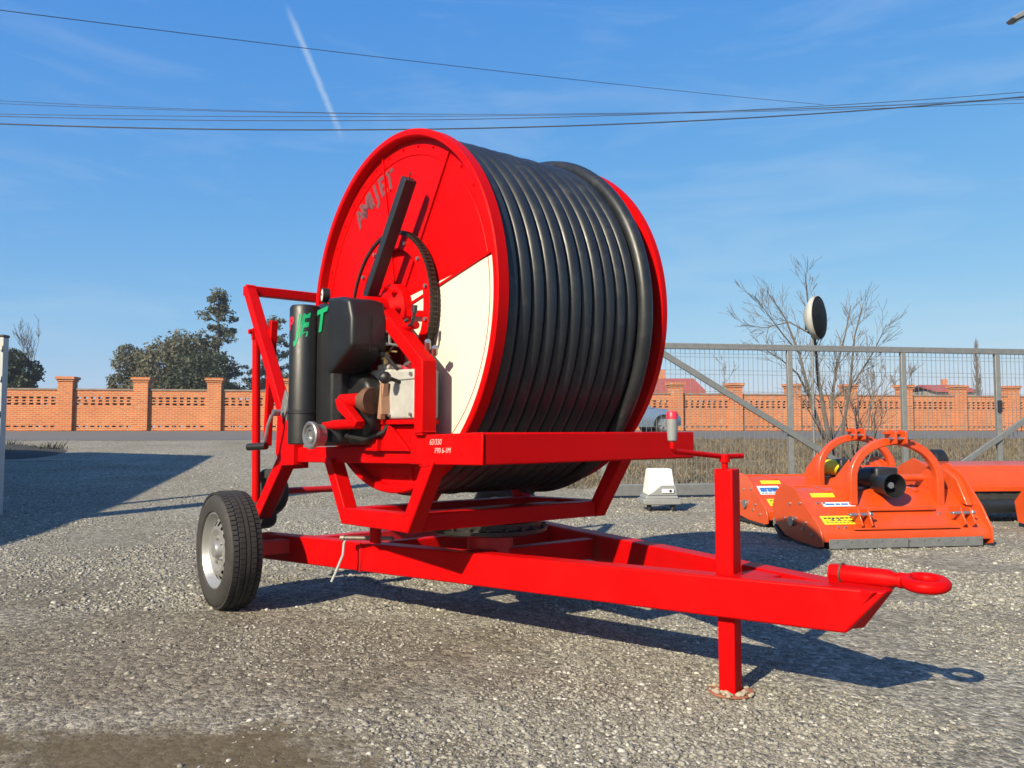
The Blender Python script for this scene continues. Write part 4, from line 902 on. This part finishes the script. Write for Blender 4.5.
def conifer(x, y, h, w, m, label, gappy=.5, n=30, leaf=.078, name='conifer'):
    """open-branched conifer: whorls of drooping boughs carrying small foliage clumps"""
    z = gz(x, y); t = thing(name, (x, y, z), label, 'tree', 0, 'trees behind the brick wall'); tr = MB(); cr = MB()
    tr.tube([(0, 0, -.05), (.05, 0, h*.5), (0, .03, h*.97)], [.20, .12, .02], 7, caps=False)
    lv = 0; zz = h*.16
    while zz < h*.98:
        q = (zz-h*.16)/(h*.84); rr = w*(1-q)**.75*random.uniform(.75, 1.12)+.12
        for k in range(random.randint(3, 5)):
            a = random.random()*6.28; L = rr*random.uniform(.55, 1.1); droop = random.uniform(-.05, .22)*L
            p0 = Vector((0, 0, zz+random.uniform(-.1, .1))); p1 = p0+Vector((L*math.cos(a), L*math.sin(a), L*.22-droop)); tr.tube([p0, (p0+p1)/2+Vector((0, 0, .06)), p1], [.035*(1-q)+.012, .02, .008], 4, caps=False)
            for s in range(int(2+L*2.4)):
                f = random.uniform(.32, 1.05); c = p0.lerp(p1, f)
                crown_quads(cr, c+Vector((random.gauss(0, .12), random.gauss(0, .12), random.gauss(0, .08))), random.uniform(.16, .36)*(.7+.3*w/2), n, leaf, .6, .1)
        zz += random.uniform(.28, .48)*h/9
    tr.build('trunk', BARK, t); cr.build('crown', m, t, smooth=0); return t
def place(px, D): return ((px-512)/800*D, D)
def hgt(py, D): return 1+(430-py)/800*D
D = 52; x, y = place(216, D); conifer(x, y, hgt(287, D)-.98, 2.7, LEAFPINE, 'tall open-branched conifer behind the brick wall, tallest of the trees')
D = 56; x, y = place(272, D); conifer(x, y, hgt(317, D)-.98, 2.7, LEAFPINE, 'conifer behind the red lifting frame of the trailer, shorter than its neighbour')
D = 50; x, y = place(178, D); h_ = hgt(340, D)-.98; leafy_tree(x, y, h_, blobs_for(h_, 3.1, 12, .22), .090, LEAFOLIVE, 'broad dense brown-green tree beside the tall conifer', n=1450)
D = 54; x, y = place(133, D); h_ = hgt(346, D)-.98; leafy_tree(x, y, h_, blobs_for(h_, 1.75, 10, .25), .088, LEAFOLIVE, 'small rounded grey-green tree left of the broad dense tree', n=900)
D = 46; x, y = place(202, D); h_ = hgt(356, D)-.98; leafy_tree(x, y, h_, blobs_for(h_, 2.3, 9, .2), .09, LEAFDARK, 'low dark bushy tree at the foot of the tall conifer', n=800)
D = 48; x, y = place(14, D); h_ = hgt(352, D)-.98; leafy_tree(x, y, h_, blobs_for(h_, 1.7, 11, .15), .10, LEAFDARK, 'dark evergreen tree behind the post at the left edge', n=1000)
def bare_tree(x, y, h, label, stems=1, depth=4, spread=.5, r=.06, m=BARKG, name='bare_tree', group=None, ratio=.62, kd=(3, 4), minr=.005, lean=None, upb=.05):
    t = thing(name, (x, y, gz(x, y)), label, 'tree', 0, group); b = MB()
    for s in range(stems):
        a = 6.28*s/stems+.6; d = Vector((.28*math.cos(a), .28*math.sin(a), 1)) if stems > 1 else Vector((0, 0, 1))
        if lean: d += Vector(lean[s % len(lean)])
        limb(b, (.10*math.cos(a)*(stems > 1), .10*math.sin(a)*(stems > 1), -.05), d, h*.52, r, depth, spread, 5, .11, minr, ratio, kd, upb)
    b.build('trunk', m, t); return t
def fruit_tree():
    D = 15.6; random.seed(5); bx = (832-512)/800*D; t = thing('bare_tree', (bx, D, gz(bx, D)), 'bare leafless fruit tree spreading behind the gate in front of the brick wall', 'tree'); b = MB()
    z0 = gz(bx, D)
    def q(px, py, dy): return Vector(((px-512)/800*D-bx, dy, 1+(430-py)/800*D-z0))
    limbs = [([(830, 476, 0), (824, 440, 0), (812, 398, .1), (804, 352, .2), (792, 315, .3), (778, 290, .4)], .050), ([(831, 476, 0), (829, 430, .1), (823, 380, .2), (818, 335, .1), (810, 300, 0), (806, 272, -.1)], .055),
             ([(836, 476, .1), (838, 440, .3), (842, 400, .5), (850, 365, .6), (862, 330, .7), (871, 298, .8)], .048), ([(835, 476, -.1), (836, 430, -.3), (840, 385, -.5), (843, 340, -.6), (850, 308, -.7)], .042),
             ([(812, 398, .1), (795, 375, -.2), (774, 360, -.4), (752, 350, -.6)], .026), ([(818, 335, .1), (800, 318, .5), (780, 322, .8), (757, 318, 1.0)], .02), ([(842, 400, .5), (860, 380, .2), (875, 352, 0), (884, 325, -.2)], .024),
             ([(804, 352, .2), (785, 335, 0), (764, 312, -.2), (752, 298, -.3)], .018), ([(824, 440, 0), (806, 420, -.4), (790, 402, -.7)], .02), ([(838, 440, .3), (858, 424, .8), (872, 400, 1.1)], .02)]
    for pts, r in limbs:
        P = [q(*p) for p in pts]; n = len(P); rs = [max(.006, r*(1-.85*i/(n-1))) for i in range(n)]; b.tube(P, rs, 7, caps=False)
        for i in range(1, n):
            for k in range(9 if i > 1 else 2):
                f = random.random(); p = P[i-1].lerp(P[i], f); d = (P[i]-P[i-1]).normalized(); ax = d.orthogonal().normalized(); ax.rotate(Matrix.Rotation(random.random()*6.28, 3, d))
                if p.z < 1.1: continue
                limb(b, p, d+ax*random.uniform(.5, .95)+Vector((0, 0, .15)), random.uniform(.22, .46), rs[i]*.42, 1, .5, 5, .05, .0034, .55, (3, 5), .04)
    b.build('trunk', BARKG, t)
fruit_tree()
bare_tree(7.6, 17.5, 2.7, 'low bare shrub right of the leafless fruit tree', 5, 2, .5, .022, BARKG, 'bare_shrub', kd=(3, 4), minr=.006)
for px, D, top, lab in ((24, 75, 330, 'pale leafless tree above the dark evergreen at the left edge'), (868, 90, 352, 'faint bare tree far behind the wall, right of the mirror'), (908, 95, 358, 'faint bare tree far behind the second gate post'), (718, 95, 362, 'faint bare tree far behind the gate brace')):
    x, y = place(px, D); bare_tree(x, y, (hgt(top, D)-.98)*1.05, lab, 1, 4, .42, .16, BARKG, ratio=.58, kd=(3, 4), minr=.018, group='distant bare trees', upb=.10)
D = 85; x, y = place(978, D); t_ = thing('poplar', (x, y, .985), 'slim pointed bare poplar far behind the wall', 'tree'); b_ = MB(); H_ = hgt(338, D)-.98
b_.tube([(0, 0, 0), (0, 0, H_*.5), (0, 0, H_)], [.22, .12, .015], 6, caps=False)
for i in range(150):
    q = random.uniform(.08, .95); a = random.random()*6.28; L = H_*.22*(1-q)**.6*random.uniform(.5, 1)+.2; p0 = Vector((0, 0, H_*q)); p1 = p0+Vector((L*.30*math.cos(a), L*.30*math.sin(a), L)); b_.tube([p0, (p0+p1)/2+Vector((.06*math.cos(a), .06*math.sin(a), -.05)), p1], [.035, .024, .014], 3, caps=False)
b_.build('trunk', BARKG, t_)

# ------------------------------------------------------------------ houses beyond the wall
def house(px0, px1, D, ridge, eave, label, depth=8):
    x0, x1 = (px0-512)/800*D, (px1-512)/800*D; zr, ze = hgt(ridge, D)-.98, hgt(eave, D)-.98; L = x1-x0
    t = thing('house', ((x0+x1)/2, D, .985), label, 'house')
    m = MB(); m.box((0, depth/2, ze/2), (L-.6, depth-.8, ze)); wl = m.build('wall', PLASTER, t, smooth=0)
    m = MB(); h2 = L/2; yr = depth/2
    m.prism([(-h2, 0, ze-.05), (-h2, yr, zr), (-h2, depth, ze-.05), (-h2, depth, ze-.25), (-h2, yr, zr-.22), (-h2, 0, ze-.25)], (L, 0, 0)); rf = m.build('roof', ROOF, t, smooth=0)
    m = MB(); m.box((h2*.4, yr+.8, zr+.2), (.6, .6, 1.1)); m.build('chimney', BRICK, rf, smooth=0)
    for k in (-.28, .0, .28):
        m = MB(); m.box((L*k, .39, ze*.55), (1.1, .05, 1.2)); m.build('window', GLASSD, wl)
house(596, 706, 60, 375, 390, 'house with a red tiled roof behind the wall near the parked car')
house(936, 980, 95, 383, 390, 'distant low house with dark red roof beneath the poplar')

# ------------------------------------------------------------------ car on the road
def car():
    D = 29.0; t = thing('parked_car', (3.92, 28.75, .885), 'blue-grey car on the road, only its front end showing behind the reel', 'car', math.atan(.16))
    # local: x forward (nose at +2.05), y to the far side, z up
    st = [(-2.05, .45, .70, .30), (-1.95, .80, .76, .25), (-1.3, .92, .82, .22), (.75, .92, .84, .22), (1.35, .86, .84, .22), (1.80, .74, .80, .24), (2.0, .60, .68, .28), (2.06, .50, .52, .32)]
    m = MB(); vs = []; n = 10
    for x, zt_, hw, zb in st:
        ring = [(-hw*.96, zb), (-hw, zb+.12), (-hw, zt_-.22), (-hw*.95, zt_-.06), (-hw*.80, zt_), (hw*.80, zt_), (hw*.95, zt_-.06), (hw, zt_-.22), (hw, zb+.12), (hw*.96, zb)]
        vs += [(x, a, b) for a, b in ring]
    k = len(st); m.add(vs, [(i*n+j, i*n+(j+1) % n, (i+1)*n+(j+1) % n, (i+1)*n+j) for i in range(k-1) for j in range(n)]+[tuple(range(n)), tuple(range((k-1)*n, k*n))])
    bd = m.build('body', CARPAINT, t, smooth=50)
    m = MB(); prof = [(-1.95, .80), (-1.55, 1.30), (-.9, 1.45), (-.1, 1.43), (.45, 1.15), (.95, .88)]
    lo, hi = .80, .60
    vs = [(x, -(lo-(z-.8)*.33), z) for x, z in prof]+[(x, (lo-(z-.8)*.33), z) for x, z in prof]; q = len(prof)
    m.add(vs, [tuple(range(q)), tuple(range(q, 2*q))[::-1]]+[(i, i+1, q+i+1, q+i) for i in range(q-1)]+[(q-1, 0, q, 2*q-1)]); cb = m.build('cabin', CARPAINT, t, smooth=40)
    for sgn in (-1, 1):
        m = MB(); w = [(-1.5, .92), (-1.25, 1.26), (-.75, 1.36), (-.12, 1.34), (.35, 1.12), (.62, .92)]
        m.prism([(x, sgn*(.80-(z-.8)*.33+.004), z) for x, z in w], (0, -sgn*.01, 0)); m.build('side_window', GLASSD, cb, smooth=0)
    m = MB(); m.prism([(.50, -.58, 1.135), (.50, .58, 1.135), (.92, .66, .905), (.92, -.66, .905)], (.006, 0, .008)); m.build('windscreen', GLASSD, cb, smooth=0)
    for x in (-1.25, 1.28):
        for sgn in (-1, 1):
            m = MB(); m.lathe([(.20, -.09), (.30, -.09), (.32, -.06), (.32, .06), (.30, .09), (.2, .09)], (x, sgn*.76, .315), (0, 1, 0), 32); w = m.build('wheel', RUBBER, t)
            m = MB(); m.lathe([(.215, .095), (.20, .085), (.19, .06)], (x, sgn*.76, .315), (0, sgn, 0), 28); m.lathe([(.19, .04), (0, .04)], (x, sgn*.76, .315), (0, sgn, 0), 28)
            for i in range(6):
                a = 2*math.pi*i/6; m.bar((x, sgn*.845, .315), (x+.20*math.cos(a), sgn*.850, .315+.20*math.sin(a)), .06, .02, (0, 1, 0))
            m.build('rim', SILVER, w)
            m = MB(); m.lathe([(.345, -.11), (.345, .122)], (x, sgn*.76, .315), (0, sgn, 0), 24, a0=0); m.lathe([(.345, .122), (.32, .122)], (x, sgn*.76, .315), (0, sgn, 0), 24); m.build('wheel_arch', BLACKPL, t)
    for sgn in (-1, 1):
        m = MB(); m.prism([(1.99, sgn*.42, .50), (2.03, sgn*.42, .52), (1.83, sgn*.76, .62), (1.80, sgn*.77, .52)], (0, 0, .11)); m.build('headlight', GLASSD, bd)
    m = MB(); m.bar((2.055, -.45, .36), (2.055, .45, .36), .03, .10); m.build('grille', BLACKPL, bd)
car()

# ------------------------------------------------------------------ convex traffic mirror, lamp, wires
D = 15.5; x, y = (820-512)/800*D, D
tm = thing('traffic_mirror', (x, y, gz(x, y)), 'round convex traffic mirror with white back on a thin post behind the bare tree', 'traffic mirror')
zc = hgt(317, D)-gz(x, y); ax = Vector((.76, -.65, .02)).normalized()
m_ = MB(); m_.cyl((-.12, .02, 0), (-.12, .02, zc+.25), .022, n=12); m_.build('post', GALV, tm)
m_ = MB(); m_.lathe([(0, .115), (.16, .105), (.30, .07), (.40, .02), (.415, 0)], (0, 0, zc), ax, 40); m_.build('mirror_face', mat('mirror_painted_reflection', (.010, .011, .010), .6, metal=0, spec=.15, var=.5, scale=5), tm)  # dark reflection put into the colour of a matte face
m_ = MB(); m_.lathe([(.418, .03), (.43, .015), (.43, -.04), (.40, -.08), (.28, -.17), (.12, -.24), (0, -.24)], (0, 0, zc), ax, 40); bs_ = m_.build('back_shell', mat('mirror_white', (.34, .34, .32), .5, var=.08), tm)
m_ = MB(); m_.bar(Vector((0, 0, zc+.22))-ax*.23, Vector((0, 0, zc-.22))-ax*.23, .05, .04); m_.bar(Vector((0, 0, zc+.04))-ax*.22, Vector((-.14, .02, zc+.04)), .06, .12); m_.bar(Vector((0, 0, zc-.10))-ax*.22, Vector((-.14, .02, zc-.10)), .05, .04); m_.build('bracket', BLACKST, tm)
D = 20; lx = (1023-512)/800*D
sl = thing('street_lamp', (lx+2.2, D, gz(lx+2.2, D)), 'grey street lamp whose flat head pokes into the top right corner', 'street lamp')
m_ = MB(); m_.cyl((0, 0, 0), (0, 0, 11.6), .09, .05, 16); m_.tube([(0, 0, 11.5), (-.15, 0, 11.78), (-.7, -.05, 11.92), (-1.5, -.1, 11.75)], .03, 8); m_.build('pole', GALV, sl)
zl = hgt(8, D)-gz(lx+2.2, D)
m_ = MB(); m_.prism([(-2.2, -.16, zl-.02), (-1.45, -.16, zl+.42), (-1.35, -.16, zl+.34), (-1.45, -.16, zl+.22), (-2.1, -.16, zl-.09)], (0, .32, 0)); hd = m_.build('lamp_head', GALV, sl, .02)
m_ = MB(); m_.prism([(-2.07, -.12, zl-.095), (-1.47, -.12, zl+.205), (-1.46, -.12, zl+.195), (-2.06, -.12, zl-.105)], (0, .24, 0)); m_.build('diffuser', GLASSD, hd)
# overhead cables along the road, from pole to pole outside the picture
def wire(p, q, sag, r, label, i1=70):
    P = [Vector(p).lerp(Vector(q), i/40)+Vector((0, 0, -sag*4*(i/40)*(1-i/40))) for i in range(-30, i1)]
    m = MB(); m.tube(P, r, 6); tag(m.build('power_line', CABLE), label, 'cable', 'overhead cables along the road')
def wp_(px, py, D): return ((px-512)/800*D, D, hgt(py, D))
wire(wp_(-60, 116, 25), wp_(1090, 84, 28), .72, .021, 'thickest and lowest overhead cable crossing above the reel')
wire(wp_(-60, 108.5, 25.4), wp_(1090, 80, 28), .60, .011, 'thin overhead cable just above the thickest one')
wire(wp_(-60, 107, 26), wp_(1090, 94, 28), .30, .009, 'overhead cable third from the bottom of the bundle')
wire(wp_(-60, 94.5, 26.4), wp_(1090, 89, 28), .55, .008, 'upper thin overhead cable of the bundle at left')
wire(wp_(-60, 91, 26.8), wp_(1090, 87, 28), .65, .008, 'topmost overhead cable of the bundle at left')
wire(wp_(-80, -10, 12), wp_(830, 98, 27.9), .10, .007, 'single thin cable slanting down from the top left corner', 41)
# ------------------------------------------------------------------ what shades the left of the yard: a shed, and an unseen pole added for its shadow stripe
sh = thing('shed', (-11.1, 6.75, 0), 'grey sheet-metal shed left of the yard', 'shed', R(9.2))
def shed():
    m = MB(); m.box((-2.0, 0, 1.9), (8.0, 12.4, 3.8)); w = m.build('wall', SHEET, sh, smooth=0)
    m = MB(); m.prism([(2.2, -6.5, 3.78), (-2.0, -6.5, 4.9), (-6.2, -6.5, 3.78), (-6.2, -6.5, 3.9), (-2.0, -6.5, 5.03), (2.2, -6.5, 3.9)], (0, 13, 0)); m.build('roof', ROOF, sh, smooth=0)
    m = MB(); m.box((2.02, -2, 1.5), (.05, 3.2, 3.0)); d = m.build('door', GALV, sh, .01)
    m = MB(); m.box((2.06, -.7, 1.2), (.05, .05, .3)); m.build('handle', BLACKST, d)
shed()
up_ = thing('shadow_stripe_pole', (-7.75, 5.15, 0), 'round concrete pole out of view, added to cast a shadow stripe', 'utility pole')
m_ = MB(); m_.cyl((0, 0, 0), (0, 0, 8.5), .21, .16, 16); m_.build('shaft', CONCRETE, up_)
m_ = MB(); m_.bar((-.7, 0, 8.1), (.7, 0, 8.1), .08, .10); m_.build('crossarm', GALV, up_, .005)

# ------------------------------------------------------------------ thin winter haze
hz = MB(); hz.box((0, 160, 9.0), (900, 640, 22)); ho = hz.build('haze', None, smooth=0)
hm = bpy.data.materials.new('haze_air'); hm.use_nodes = True; nt = hm.node_tree; nt.nodes.remove(nt.nodes['Principled BSDF'])
pv = node(nt, 'ShaderNodeVolumePrincipled', Density=.0008); pv.inputs['Color'].default_value = (.82, .90, 1, 1); pv.inputs['Anisotropy'].default_value = .2
link(nt, pv.outputs[0], nt.nodes['Material Output'].inputs['Volume']); ho.data.materials.clear(); ho.data.materials.append(hm); tag(ho, 'thin pale winter haze over the whole yard', 'haze', kind='stuff')
